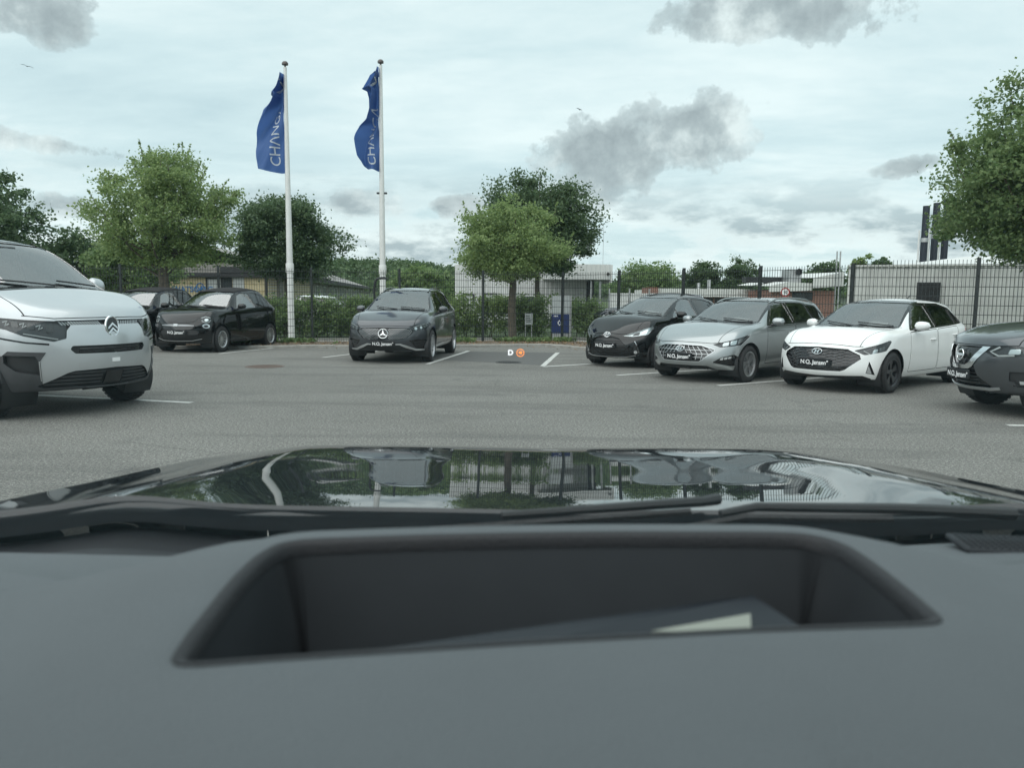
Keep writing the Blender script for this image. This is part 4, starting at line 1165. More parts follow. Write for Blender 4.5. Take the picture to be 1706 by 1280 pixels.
def suv_slate(name='parked_car'):
    s = dict(W=1.86, H=1.70, wb=2.70, fo=.93, ro=1.0, wr=.36, rim=.66, tw=.225, cowl=(.30, 1.16), head=(1.08, 1.62), rend=(3.10, 1.60), rwin=(3.5, 1.20), ztail=1.12,
             belt=(1.08, 1.18), hoodz=.97, sweep=.40, wc=.63, fy=[.16, .04, .0, .04, .16], fz=[.26, .40, .62, .86, .97], kz=[.27, .40, .72], nexp=2.0)
    c = Car(s, name); P = paint('slate_paint', (.075, .082, .09), .7, .3, .04); hw = s['W'] / 2
    nl = lambda p: p.y < .15
    c.arches(M['black_plastic'], .05)
    g = [(0, .865), (.44, .865), (.36, .80), (.26, .62), (.30, .50), (.44, .38), (.40, .33), (0, .32)]
    c.cut('grille', 'F', g, M['gloss_black'], .03, lim=nl)
    hl = rpoly([(-.22, .80), (-.10, .745), (.34, .765), (.62, .86), (.60, .90), (.26, .885), (-.14, .88)], .012, 3)
    lamp(c, 'O40', hl, M['lamp_dark'], lim=nl)
    fg = rpoly([(.06, .43), (.10, .52), (.44, .63), (.46, .42), (.16, .42)], .012, 3)
    fg = rpoly([(.0, .575), (.36, .585), (.38, .40), (.10, .40), (.06, .45), (.0, .46)], .015, 3)
    c.cut('fog_recess', 'O45', fg, M['black_plastic'], .025, True, nl)
    c.cut('lower_lip', 'F', [(0, .30), (.5, .30), (.9, .36), (.95, .12), (0, .12)], M['black_plastic'], -.004, lim=lambda p: p.y < .1, rim=M['black_plastic'], face=-.7)
    common(c, P, dict(
        screen=[(0, 1.175), (.30, 1.17), (.70, 1.15), (.745, 1.16), (.60, 1.585), (.52, 1.625), (0, 1.64)],
        dlo=rpoly([(.64, 1.12), (1.14, 1.52), (1.42, 1.60), (2.6, 1.59), (3.15, 1.50), (3.32, 1.32), (3.26, 1.25), (1.6, 1.16)], .03, 3),
        windows=[rpoly([(.78, 1.155), (1.17, 1.49), (1.43, 1.57), (1.68, 1.57), (1.72, 1.185)], .02, 3), rpoly([(1.80, 1.19), (1.78, 1.57), (2.42, 1.56), (2.60, 1.54), (2.66, 1.24)], .02, 3),
                 rpoly([(2.72, 1.25), (2.68, 1.53), (3.10, 1.47), (3.22, 1.31), (3.18, 1.27)], .02, 3)], privacy_from=1, glass2=M['dark_glass'],
        rear=[(0, 1.26), (.55, 1.26), (.50, 1.54), (0, 1.56)],
        doors=[rpoly([(.58, .42), (1.72, .42), (1.74, 1.14), (.64, 1.10)], .04, 3), rpoly([(1.74, .42), (2.32, .42), (2.46, .74), (2.66, .96), (2.66, 1.20), (1.76, 1.14)], .04, 3)],
        bonnet=[(0, -.95), (.66, -.95), (.70, -.60), (.74, -.1), (.76, .30), (.77, .52), (0, .32)], bonnet_front=[(0, .885), (.3, .885), (.5, .885), (.7, .90)]))
    c.finish_body(P)
    c.patch('lamp_lens', 'O40', hl, M['lens'], .001, .002, True, nl)
    c.patch('reflector', 'O40', [rpoly([(.04, .785), (.18, .795), (.18, .86), (.06, .85)], .02), rpoly([(.21, .80), (.36, .81), (.38, .87), (.22, .865)], .02)], M['lamp_white'], -.025, .01, True, nl)
    c.patch('light_guide', 'O40', [strip([(-.05, .872), (-.16, .81), (-.06, .762), (.12, .775)], .022)], M['drl'], -.006, .008, True, nl)
    c.patch('chrome_vee', 'F', [[(.34, .862), (.43, .862), (.30, .70), (.24, .605), (.19, .575), (0, .57), (0, .615), (.13, .62), (.18, .65)]], M['chrome'], .012, .03, lim=nl)
    c.patch('grille_bars', 'F', [strip([(0, z), (.2, z), (.3, z)], .012) for z in (.40, .44, .48, .52)], M['black_plastic'], -.01, .012, lim=nl)
    c.patch('bumper_strip', 'F', [[(0, .345), (.40, .35), (.52, .37), (.52, .34), (.40, .318), (0, .312)]], M['satin_silver'], .01, .012, lim=nl)
    c.patch('fog_lamp', 'O45', [rpoly([(.12, .425), (.22, .425), (.21, .465), (.11, .465)], .008), rpoly([(.24, .425), (.35, .425), (.35, .465), (.235, .465)], .008)], M['lamp_white'], -.008, .01, True, nl)
    c.patch('fog_trim', 'O45', [strip([(.05, .405), (.12, .40), (.37, .40), (.375, .50)], .012)], M['gloss_black'], .002, .006, True, nl)
    c.wheels((5, .05, .07, .12, .15, 0), M['dark_alloy'], M['two_tone']); c.mirrors(.80, 1.20, P, (.22, .14, .16), .12); c.handle(1.52, .98, P); c.handle(2.46, 1.02, P)
    def h(e):
        b = MB(); ring_xz(b, .068, .068, .009, 28); b.box((0, -.004, 0), (.17, .014, .03), bev=.004)
        b.build('badge_mark', M['chrome'], e)
    emblem(c, .745, h, -.006, -6)
    c.plate(z=.50, off=.012); c.wipers(); c.interior(paper=False)
    roof_rails(c, 1.25, 3.0, M['black_plastic'], .035)
    tail_lamps(c, [(3.3, 1.0), (3.5, .98), (3.54, 1.14), (3.36, 1.16)])
    return c

def van_silver(name='parked_van'):
    s = dict(W=1.88, H=1.96, wb=2.95, fo=.93, ro=.95, wr=.345, rim=.64, tw=.215, cowl=(-.02, 1.32), head=(.90, 1.89), rend=(3.55, 1.89), rwin=(3.78, 1.30), ztail=1.20,
             belt=(1.16, 1.22), hoodz=1.10, sweep=.36, wc=.70, fy=[.14, .02, .0, .05, .20], fz=[.26, .42, .70, .96, 1.10], kz=[.27, .42, .80], nexp=2.2, hoodk=.55, cowl_side=.22)
    c = Car(s, name); P = paint('light_silver_paint', (.50, .525, .54), .6, .34, .03); hw = s['W'] / 2
    nl = lambda p: p.y < .15
    c.arches(M['grey_plastic'], .09)
    # thin slatted grille under the bonnet edge that runs into the lamps
    g = [(0, 1.005), (.52, 1.0), (.56, .93), (.46, .885), (.40, .955), (0, .955)]
    c.cut('upper_grille', 'F', g, M['black_plastic'], .03, lim=nl)
    hl = [(-.16, .99), (-.15, .82), (-.04, .79), (.22, .85), (.36, .91), (.66, .985), (.66, 1.05), (.20, 1.01)]
    hl = rpoly(hl, .012, 3)
    lamp(c, 'O40', hl, M['lamp_dark'], lim=nl)
    c.cut('middle_grille', 'F', rpoly([(0, .745), (.42, .745), (.44, .71), (.40, .665), (0, .66)], .012, 2)[2:] + [(0, .66), (0, .745)], M['black_plastic'], .03, lim=nl)
    c.cut('lower_intake', 'F', [(0, .505), (.40, .49), (.46, .47), (.66, .345), (.60, .315), (0, .305)], M['black_plastic'], .03, lim=nl)
    c.cut('corner_cladding', 'O40', [(-.10, .365), (.08, .36), (.085, .60), (.03, .685), (.36, .70), (.50, .58), (.60, .3), (.50, .1), (-.35, .1), (-.32, .30)], M['grey_plastic'], -.006, True, lambda p: p.y < -.1, -.5, rim=M['grey_plastic'], only={0, 1, 2, 3, 4, 5})
    c.cut('fog_recess', 'O40', [(.10, .46), (.105, .61), (.13, .65), (.40, .66), (.40, .58), (.30, .50), (.16, .47)], M['black_plastic'], .04, True, nl)
    c.cut('lower_lip', 'F', [(0, .30), (.60, .31), (.9, .36), (.95, .12), (0, .12)], M['grey_plastic'], -.005, lim=lambda p: p.y < .1, rim=M['grey_plastic'], face=-.7, only={0})
    common(c, P, dict(
        screen=[(0, 1.325), (.30, 1.32), (.74, 1.29), (.80, 1.305), (.655, 1.815), (.57, 1.86), (0, 1.875)],
        dlo=rpoly([(.42, 1.20), (.98, 1.72), (1.22, 1.83), (3.3, 1.82), (3.42, 1.36), (3.36, 1.30), (1.6, 1.25)], .04, 3),
        windows=[rpoly([(.52, 1.235), (.78, 1.47), (.80, 1.25)], .015, 3), rpoly([(.86, 1.26), (.86, 1.56), (1.02, 1.70), (1.24, 1.80), (1.62, 1.80), (1.66, 1.275)], .02, 3), rpoly([(1.74, 1.28), (1.72, 1.80), (2.55, 1.795), (2.58, 1.31)], .02, 3),
                 rpoly([(2.66, 1.32), (2.64, 1.79), (3.24, 1.78), (3.33, 1.36)], .02, 3)], privacy_from=2, glass2=M['dark_glass'],
        rear=[(0, 1.36), (.62, 1.36), (.58, 1.76), (0, 1.78)],
        doors=[rpoly([(.48, .42), (1.66, .42), (1.68, 1.23), (.52, 1.18)], .04, 3), rpoly([(1.70, .42), (2.50, .42), (2.60, 1.26), (1.72, 1.23)], .04, 3)],
        bonnet=[(0, -1.05), (.70, -1.05), (.72, -.60), (.76, -.3), (.78, .08), (.80, .24), (0, .0)], bonnet_front=[(0, 1.03), (.3, 1.03), (.52, 1.025), (.74, 1.055)]))
    c.finish_body(P)
    c.patch('lamp_lens', 'O40', hl, M['lens'], .001, .002, True, nl)
    c.patch('light_guide', 'O40', [strip([(x, .935 + i * .02), (x + .035, .915 + i * .02), (x + .02, .96 + i * .02), (x + .06, .945 + i * .022)], .012) for i, x in enumerate((.05, .19, .34))] + [strip([(-.08, .815), (.22, .875)], .010)], M['drl'], -.008, .01, True, nl)
    c.patch('lamp_unit', 'O40', [rpoly([(-.04, .89), (.02, .885), (.02, .975), (-.04, .98)], .015), rpoly([(.12, .915), (.18, .92), (.18, .98), (.12, .975)], .015), rpoly([(.26, .94), (.32, .945), (.33, 1.0), (.27, .995)], .015)], M['gloss_black'], -.02, .01, True, nl)
    c.patch('lamp_blade', 'O40', [strip([(.0, .765), (.2, .785), (.46, .835)], .018)], M['gloss_black'], .002, .008, True, nl)
    c.patch('grille_slats', 'F', [strip([(x, .958), (x + .025, .998)], .008) for x in [.105 + .026 * k for k in range(15)]], M['satin_silver'], -.012, .012, lim=nl)
    c.patch('middle_bars', 'F', [strip([(0, z), (.36, z)], .016) for z in (.685, .715)], M['gloss_black'], -.012, .02, lim=nl)
    c.patch('intake_bars', 'F', [clipc(strip([(0 if k > 2 else .13, z), (.3, z), (.62, z)], .014), inset_half([(0, .505), (.40, .49), (.46, .47), (.66, .345), (.60, .315), (0, .305)], .006)) for k, z in enumerate((.345, .385, .425, .465))], M['grey_plastic'], -.012, .014, lim=nl)
    c.patch('radar_panel', 'F', [(0, .335), (.10, .335), (.10, .47), (0, .47)], M['gloss_black'], -.004, .012, lim=nl)
    c.patch('fog_blade', 'O40', [strip([(.088, .40), (.093, .60)], .008)], M['satin_silver'], .008, .006, True, nl)
    c.patch('tow_cover', 'F', [rpoly([(.28, .52), (.37, .52), (.37, .58), (.28, .58)], .006)], P, .003, .004, True, nl)
    c.patch('plate_bracket', 'F', [[(0, .565), (.045, .565), (.045, .605), (0, .605)]], M['white_print'], .006, .008, False, nl)
    c.wheels((5, .07, .09, 0, .1, 0), M['alloy']); c.mirrors(.66, 1.36, P, (.24, .16, .22), .14); c.handle(1.48, 1.06, P); c.handle(1.86, 1.06, P)
    def h(e):
        b = MB(); ring_xz(b, .088, .118, .013, 32); flat_xz(b, circ(0, 0, .085, 28, .115), -.002, .004, 1)
        for z in (.005, -.055):
            flat_xz(b, [(-.065, z - .02), (0, z + .042), (.065, z - .02), (.065, z - .045), (0, z + .012), (-.065, z - .045)], .004, .014)
        b.build('badge_mark', [M['chrome'], M['gloss_black']], e, 40)
    e = emblem(c, .935, h, .010, -6); e.scale = (.86, .86, .86)
    c.wipers(); c.interior(paper=False)
    tail_lamps(c, [(3.7, .9), (3.82, .9), (3.84, 1.3), (3.72, 1.32)])
    return c
# ------------------------------------------------------------------ ground, kerb, markings
import numpy as np
CR = cam.matrix_world.to_3x3()
def ray(px, py):
    return (CR @ Vector(((px - 853) / 1281.0, -(py - 640) / 1281.0, -1.0))).normalized()
def G(px, py, z=0.0):
    """where the sight line through a point of the photograph meets the level z"""
    d = ray(px, py); t = (z - CAM_H) / d.z
    return Vector((0, 0, CAM_H)) + d * t
def at(px, py, depth):
    """the same at a given distance ahead"""
    d = ray(px, py); return Vector((0, 0, CAM_H)) + d * (depth / d.y)

def asphalt():
    m, N, L, b = nodes('worn_asphalt')
    tc = N.new('ShaderNodeTexCoord')
    def nz(scale, detail=4, rough=.6):
        n = N.new('ShaderNodeTexNoise'); n.inputs['Scale'].default_value = scale; n.inputs['Detail'].default_value = detail; n.inputs['Roughness'].default_value = rough
        L.new(tc.outputs['Object'], n.inputs['Vector']); return n.outputs[0]
    def ramp(v, stops):
        n = N.new('ShaderNodeValToRGB'); L.new(v, n.inputs[0]); e = n.color_ramp.elements
        while len(e) < len(stops): e.new(.5)
        for el, (p, c) in zip(e, stops): el.position = p; el.color = (*c, 1) if isinstance(c, tuple) else (c, c, c, 1)
        return n.outputs[0]
    def mix(f, a, b_, mode='MIX'):
        n = N.new('ShaderNodeMix'); n.data_type = 'RGBA'; n.blend_type = mode
        for k, v in ((0, f), (6, a), (7, b_)):
            if isinstance(v, (int, float)): n.inputs[k].default_value = v
            elif isinstance(v, tuple): n.inputs[k].default_value = (*v, 1)
            else: L.new(v, n.inputs[k])
        return n.outputs[2]
    base = ramp(nz(.35, 6, .65), [(.3, (.134, .132, .120)), (.5, (.160, .158, .145)), (.72, (.188, .186, .171))])
    vor = N.new('ShaderNodeTexVoronoi'); vor.inputs['Scale'].default_value = 75; L.new(tc.outputs['Object'], vor.inputs['Vector'])
    grain = ramp(nz(95, 2, .7), [(.30, .35), (.5, 1.0), (.70, 1.75)])
    col = mix(1.0, base, grain, 'MULTIPLY')
    col = mix(1.0, col, ramp(nz(38, 3, .7), [(.32, .42), (.5, 1.0), (.68, 1.75)]), 'MULTIPLY')
    wn_ = N.new('ShaderNodeTexWhiteNoise'); L.new(vor.outputs['Color'], wn_.inputs['Vector'])
    speck = ramp(wn_.outputs['Value'], [(.90, 0.0), (.96, 1.0)])
    dist = ramp(vor.outputs['Distance'], [(.15, 1.0), (.45, 0.0)])
    sp = mix(1.0, speck, dist, 'MULTIPLY')
    col = mix(sp, col, (.48, .48, .45))
    # oil and tyre stains, old patches
    col = mix(ramp(nz(1.4, 5, .6), [(.58, 0.0), (.75, .45)]), col, (.045, .046, .044))
    mp = N.new('ShaderNodeMapping'); mp.inputs['Scale'].default_value = (.16, .9, 1); mp.inputs['Rotation'].default_value = (0, 0, .25); L.new(tc.outputs['Object'], mp.inputs[0])
    tn = N.new('ShaderNodeTexNoise'); tn.inputs['Scale'].default_value = 1.3; tn.inputs['Detail'].default_value = 3; L.new(mp.outputs[0], tn.inputs['Vector'])
    col = mix(ramp(tn.outputs[0], [(.52, 0.0), (.62, .28), (.70, 0.0)]), col, (.055, .056, .054))
    # hairline cracks and the seams of old repairs
    wv = N.new('ShaderNodeTexNoise'); wv.inputs['Scale'].default_value = .9; wv.inputs['Detail'].default_value = 5; L.new(tc.outputs['Object'], wv.inputs['Vector'])
    ad = N.new('ShaderNodeMix'); ad.data_type = 'RGBA'; ad.blend_type = 'LINEAR_LIGHT'; ad.inputs[0].default_value = .35; L.new(tc.outputs['Object'], ad.inputs[6]); L.new(wv.outputs['Color'], ad.inputs[7])
    cv = N.new('ShaderNodeTexVoronoi'); cv.feature = 'DISTANCE_TO_EDGE'; cv.inputs['Scale'].default_value = .22; L.new(ad.outputs[2], cv.inputs['Vector'])
    crack = ramp(cv.outputs['Distance'], [(.0015, 1.0), (.006, 0.0)])
    cmask = mix(1.0, crack, ramp(nz(.5, 3), [(.48, 0.0), (.62, .35)]), 'MULTIPLY')
    col = mix(cmask, col, (.035, .035, .034))
    L.new(col, b.inputs['Base Color'])
    b.inputs['Roughness'].default_value = .82; b.inputs['Specular IOR Level'].default_value = .35
    bp = N.new('ShaderNodeBump'); bp.inputs['Strength'].default_value = .55; bp.inputs['Distance'].default_value = .006
    L.new(grain, bp.inputs['Height']); L.new(bp.outputs[0], b.inputs['Normal'])
    return m
M['asphalt'] = asphalt()
M['asphalt_new'] = mat('dark_asphalt', (.095, .096, .092), .85, var=.25, vscale=90, bump=.5, bscale=120, detail=2)
M['line'] = mat('worn_road_paint', (.66, .67, .64), .6, vcol2=(.36, .36, .34), vscale=14, bump=.3, bscale=150, detail=8)
M['concrete'] = mat('concrete', (.30, .295, .27), .85, var=.22, vscale=6, bump=.3, bscale=60)
M['path'] = mat('pale_paving', (.44, .43, .39), .85, var=.14, vscale=3, bump=.2, bscale=40)
M['verge'] = mat('gravel_verge', (.21, .165, .125), .95, var=.0, vcol2=(.085, .072, .055), vscale=11, bump=1.0, bscale=45, detail=8)
M['grass'] = mat('grass_ground', (.055, .085, .03), .95, var=.35, vscale=2.0, bump=.6, bscale=20)
M['road'] = mat('street_asphalt', (.10, .10, .10), .85, var=.15, vscale=1.0)

FA, FB, FC, FD = Vector((-26, 18.0)), Vector((1.6, 24.6)), Vector((7.6, 17.4)), Vector((17, 14.2))
FENCE = [FA, FB, FC, FD]
def offset_line(pts, d):
    """a 2D polyline moved to its right-hand side by d"""
    out = []
    for i, p in enumerate(pts):
        ns = []
        if i > 0: e = (pts[i] - pts[i - 1]).normalized(); ns.append(Vector((e.y, -e.x)))
        if i < len(pts) - 1: e = (pts[i + 1] - pts[i]).normalized(); ns.append(Vector((e.y, -e.x)))
        n = sum(ns, Vector((0, 0))); n = n / max(.3, n.length ** 2 / len(ns)) if len(ns) > 1 else n
        out.append(p + n * d)
    return out
def sheet(name, pts, z, m, parent=None, kind=None):
    b = MB(); n = len(pts); vs = [(p[0], p[1], z) for p in pts]
    b.add(vs, [tuple(t) for t in tessellate_polygon([[Vector(v) for v in vs]])])
    o = b.build(name, m, parent, smooth=0)
    bm = bmesh.new(); bm.from_mesh(o.data)
    for f in bm.faces:
        if f.normal.z < 0: f.normal_flip()
    bm.to_mesh(o.data); bm.free()
    if kind: tag(o, kind=kind)
    return o
big = 1500
o = sheet('terrain', [(-big, -big), (big, -big), (big, big), (-big, big)], -.06, M['grass'], kind='structure'); o['label'] = 'grassy ground around and beyond the parking lot'
verge_front = offset_line(FENCE, 1.75)
lot = sheet('parking_lot', [(-60, -30), (60, -30), (60, 8)] + [tuple(p) for p in reversed(verge_front)] + [(-60, 9)], 0.0, M['asphalt'], kind='structure')
lot['label'] = 'worn grey asphalt parking lot with white bay lines'
# verge and kerb between the lot and the fence
back = offset_line(FENCE, -.35)
vg = sheet('verge', [tuple(p) for p in offset_line(FENCE, 1.63)] + [tuple(p) for p in reversed(back)], .06, M['verge'], kind='structure'); vg['label'] = 'gravelly verge littered with dry leaves along the fence'
kb_in, kb_out = offset_line(FENCE, 1.62), verge_front
kerb = empty('kerb'); tag(kerb, 'low concrete kerb stones along the verge', kind='structure')
for i in range(3):
    a, c = kb_out[i], kb_out[i + 1]; a2, c2 = kb_in[i], kb_in[i + 1]; n = max(1, int((c - a).length / 1.0))
    for k in range(n):
        t0, t1 = k / n + .004 / (c - a).length, (k + 1) / n - .004 / (c - a).length
        q = [a.lerp(c, t0), a.lerp(c, t1), a2.lerp(c2, t1), a2.lerp(c2, t0)]; b = MB(); h = .075 + rnd.uniform(-.006, .006)
        b.add([(p.x, p.y, -.05) for p in q] + [(p.x, p.y, h - .012) for p in q[:2]] + [(p.x, p.y, h) for p in q[2:]] + [(q[0].lerp(q[3], .2).x, q[0].lerp(q[3], .2).y, h), (q[1].lerp(q[2], .2).x, q[1].lerp(q[2], .2).y, h)],
              [(0, 1, 5, 4), (4, 5, 9, 8), (8, 9, 6, 7), (1, 2, 6, 9, 5), (3, 0, 4, 8, 7), (2, 3, 7, 6)])
        b.build('kerb_stone', M['concrete'], kerb, smooth=0)
# footpath and street behind the fence
o = sheet('footpath', [tuple(p) for p in offset_line(FENCE, -.36)] + [tuple(p) for p in reversed(offset_line(FENCE, -3.4))], -.02, M['path'], kind='structure'); o['label'] = 'pale paved footpath behind the fence'
b = MB()
e0, e1 = offset_line(FENCE, -1.9), offset_line(FENCE, -2.02)
b.grid([[(p.x, p.y, -.02) for p in e0], [(p.x, p.y, .07) for p in e0], [(p.x, p.y, .07) for p in e1], [(p.x, p.y, -.02) for p in e1]])
o = b.build('path_kerb', M['concrete'], smooth=20); tag(o, 'concrete edging running along the pale footpath', kind='structure')
o = sheet('street', [(-60, 36), (60, 40), (60, 47), (-60, 42)], -.03, M['road'], kind='structure'); o['label'] = 'street running behind the hedge'
# bay lines, children of the lot
def line(p, q, w=.11):
    d = (q - p).normalized(); n = Vector((-d.y, d.x, 0)) * w / 2
    b = MB(); K = 14; L_ = []; R2 = []
    for k in range(K + 1):
        c = p.lerp(q, k / K); j = lambda: rnd.uniform(-.006, .006)
        L_.append((c.x + n.x + j(), c.y + n.y + j(), .004)); R2.append((c.x - n.x + j(), c.y - n.y + j(), .004))
    b.grid([L_, R2], flip=True); b.build('bay_line', M['line'], lot, smooth=0)
for p, q, ext in (((712, 607), (781, 585), 0), ((538, 596), (588, 590), 4.2), ((366, 589.5), (508, 575), 0), ((904, 610.5), (929, 588), 0), ((904, 611.5), (985, 606.5), 4.4),
                  ((1028, 625.5), (1102, 621), 4.0), ((1196, 643), (1292, 635.5), 3.6), ((320, 671.5), (196, 665.5), -3), ((1677, 709), (1715, 710), 3.5), ((200, 640), (250, 628), 0)):
    P, Q = G(*p), G(*q); d = (Q - P).normalized()
    if ext: Q = Q + d * abs(ext)
    if p == (200, 640): continue
    line(P, Q)
# patched darker bays: two repairs with their own edges
for quad in (((700, 598), (905, 609), (930, 588), (775, 586)),):
    sheet('asphalt_patch', [tuple(G(*q)[:2]) for q in quad], .002, M['asphalt_new'], lot)
def manhole(px, py, r, m, label):
    c = G(px, py); e = empty('manhole_cover', (c.x, c.y, 0)); tag(e, label, 'manhole cover')
    b = MB(); b.lathe([(r + .05, .0), (r + .05, .006), (r + .005, .008), (r + .005, .0)], 36, 'z'); b.build('manhole_frame', m, e)
    b = MB(); b.lathe([(0, .007), (r - .012, .007), (r - .01, .0)], 36, 'z')
    for i in range(-4, 5):
        for j in range(-4, 5):
            if (i * i + j * j) ** .5 < 4.2: b.box((i * r / 5, j * r / 5, .0085), (r / 8, r / 8, .004))
    b.build('manhole_lid', m, e, smooth=0)
M['rust'] = mat('rusty_iron', (.12, .088, .072), .8, var=.3, vscale=14, bump=.3)
M['iron'] = mat('cast_iron', (.05, .05, .05), .6, .6, var=.3, vscale=12)
manhole(441, 611, .33, M['rust'], 'rusty brown round manhole cover in the open asphalt')
manhole(847, 604, .24, M['iron'], 'small dark iron manhole cover in the empty bay')

# ------------------------------------------------------------------ fence
M['fence_green'] = mat('dark_fence_coating', (.016, .022, .022), .5, var=.1)
FH = 2.2
def fence_run(a, c, label, posts, H=FH, gap=.07, rod=.0085, first=True):
    e = empty('mesh_fence', (a.x, a.y, 0)); d = (c - a); Lm = d.length; d = d / Lm; e.rotation_euler = (0, 0, math.atan2(d.y, d.x))
    tag(e, label, 'fence', 'dark welded mesh fence runs')
    n = max(1, round(Lm / posts)); step = Lm / n; proto = None; pm = None
    for k in range(n + 1):
        if k == 0 and not first: continue
        if pm is None:
            b = MB(); b.box((0, 0, H / 2 + .02), (.07, .07, H + .06), bev=.008); b.box((0, 0, H + .055), (.076, .076, .012), bev=.004)
            for q in range(6): b.box((0, -.045, .2 + q * .36), (.05, .02, .05), bev=.004)
            pm = b.mesh('fence_post', M['fence_green'])
        o = link('fence_post', pm, e); o.location = (k * step, .04, .0)
    b = MB(); x = gap
    while x < step - .03:
        b.box((x, 0, H / 2 + .05), (rod, rod, H - .06)); x += gap
    z = .14
    while z < H:
        for sy in (-1, 1): b.box((step / 2, sy * rod * 1.1, z), (step - .04, rod, rod * 1.4))
        z += .2
    pan = b.mesh('mesh_panel', M['fence_green'], smooth=0, fix=False)
    for k in range(n):
        o = link('mesh_panel', pan, e); o.location = (k * step, 0, 0)
fence_run(FA, FB, 'long dark mesh fence behind the small black cars and the grey crossover', 2.5)
fence_run(FB, FC, 'dark mesh fence section behind the black hatchback and silver estate', 2.25, first=False)
fence_run(FC, FD, 'dark mesh fence section behind the white hatchback, before the corrugated hall', 2.55, H=2.3, gap=.075, rod=.0095, first=False)

# ------------------------------------------------------------------ vegetation
def leafmat(name, c1, c2, trans=.35):
    m, N, L, b = nodes(name)
    g = N.new('ShaderNodeNewGeometry'); mx = N.new('ShaderNodeMix'); mx.data_type = 'RGBA'
    L.new(g.outputs['Random Per Island'], mx.inputs[0]); mx.inputs[6].default_value = (*c1, 1); mx.inputs[7].default_value = (*c2, 1)
    L.new(mx.outputs[2], b.inputs['Base Color']); b.inputs['Roughness'].default_value = .5; b.inputs['Specular IOR Level'].default_value = .35
    t = N.new('ShaderNodeBsdfTranslucent'); L.new(mx.outputs[2], t.inputs[0]); ms = N.new('ShaderNodeMixShader'); ms.inputs[0].default_value = trans
    L.new(b.outputs[0], ms.inputs[1]); L.new(t.outputs[0], ms.inputs[2]); L.new(ms.outputs[0], N['Material Output'].inputs[0])
    return m
M['leaf_light'] = leafmat('light_leaves', (.165, .25, .095), (.32, .41, .17), .50)
M['leaf_mid'] = leafmat('mid_leaves', (.12, .20, .078), (.245, .325, .14), .48)
M['leaf_dark'] = leafmat('dark_leaves', (.066, .115, .056), (.14, .205, .10), .40)
M['bark'] = mat('bark', (.10, .085, .065), .9, var=.35, vscale=12, bump=.9, bscale=30)
def leaves_mesh(name, P, size, m, rng, up=.35):
    """one small folded leaf at each point"""
    n = len(P); P = np.asarray(P)
    a = rng.normal(size=(n, 3)); a[:, 2] *= .7; a /= np.linalg.norm(a, axis=1)[:, None]
    nn = rng.normal(size=(n, 3)); nn[:, 2] += up * 2; b = np.cross(nn, a); b /= (np.linalg.norm(b, axis=1)[:, None] + 1e-9)
    c = np.cross(a, b)
    s = size * rng.uniform(.65, 1.3, n)[:, None]
    v = np.empty((n, 4, 3)); v[:, 0] = P - a * s * .5; v[:, 1] = P + b * s * .34 + c * s * .08; v[:, 2] = P + a * s * .55; v[:, 3] = P - b * s * .34 + c * s * .08
    me = bpy.data.meshes.new(name); me.vertices.add(n * 4); me.vertices.foreach_set('co', v.reshape(-1).astype(np.float32))
    me.loops.add(n * 4); me.loops.foreach_set('vertex_index', np.arange(n * 4, dtype=np.int32))
    me.polygons.add(n); me.polygons.foreach_set('loop_start', np.arange(0, n * 4, 4, dtype=np.int32))
    me.update(calc_edges=True); me.materials.append(m)
    return me
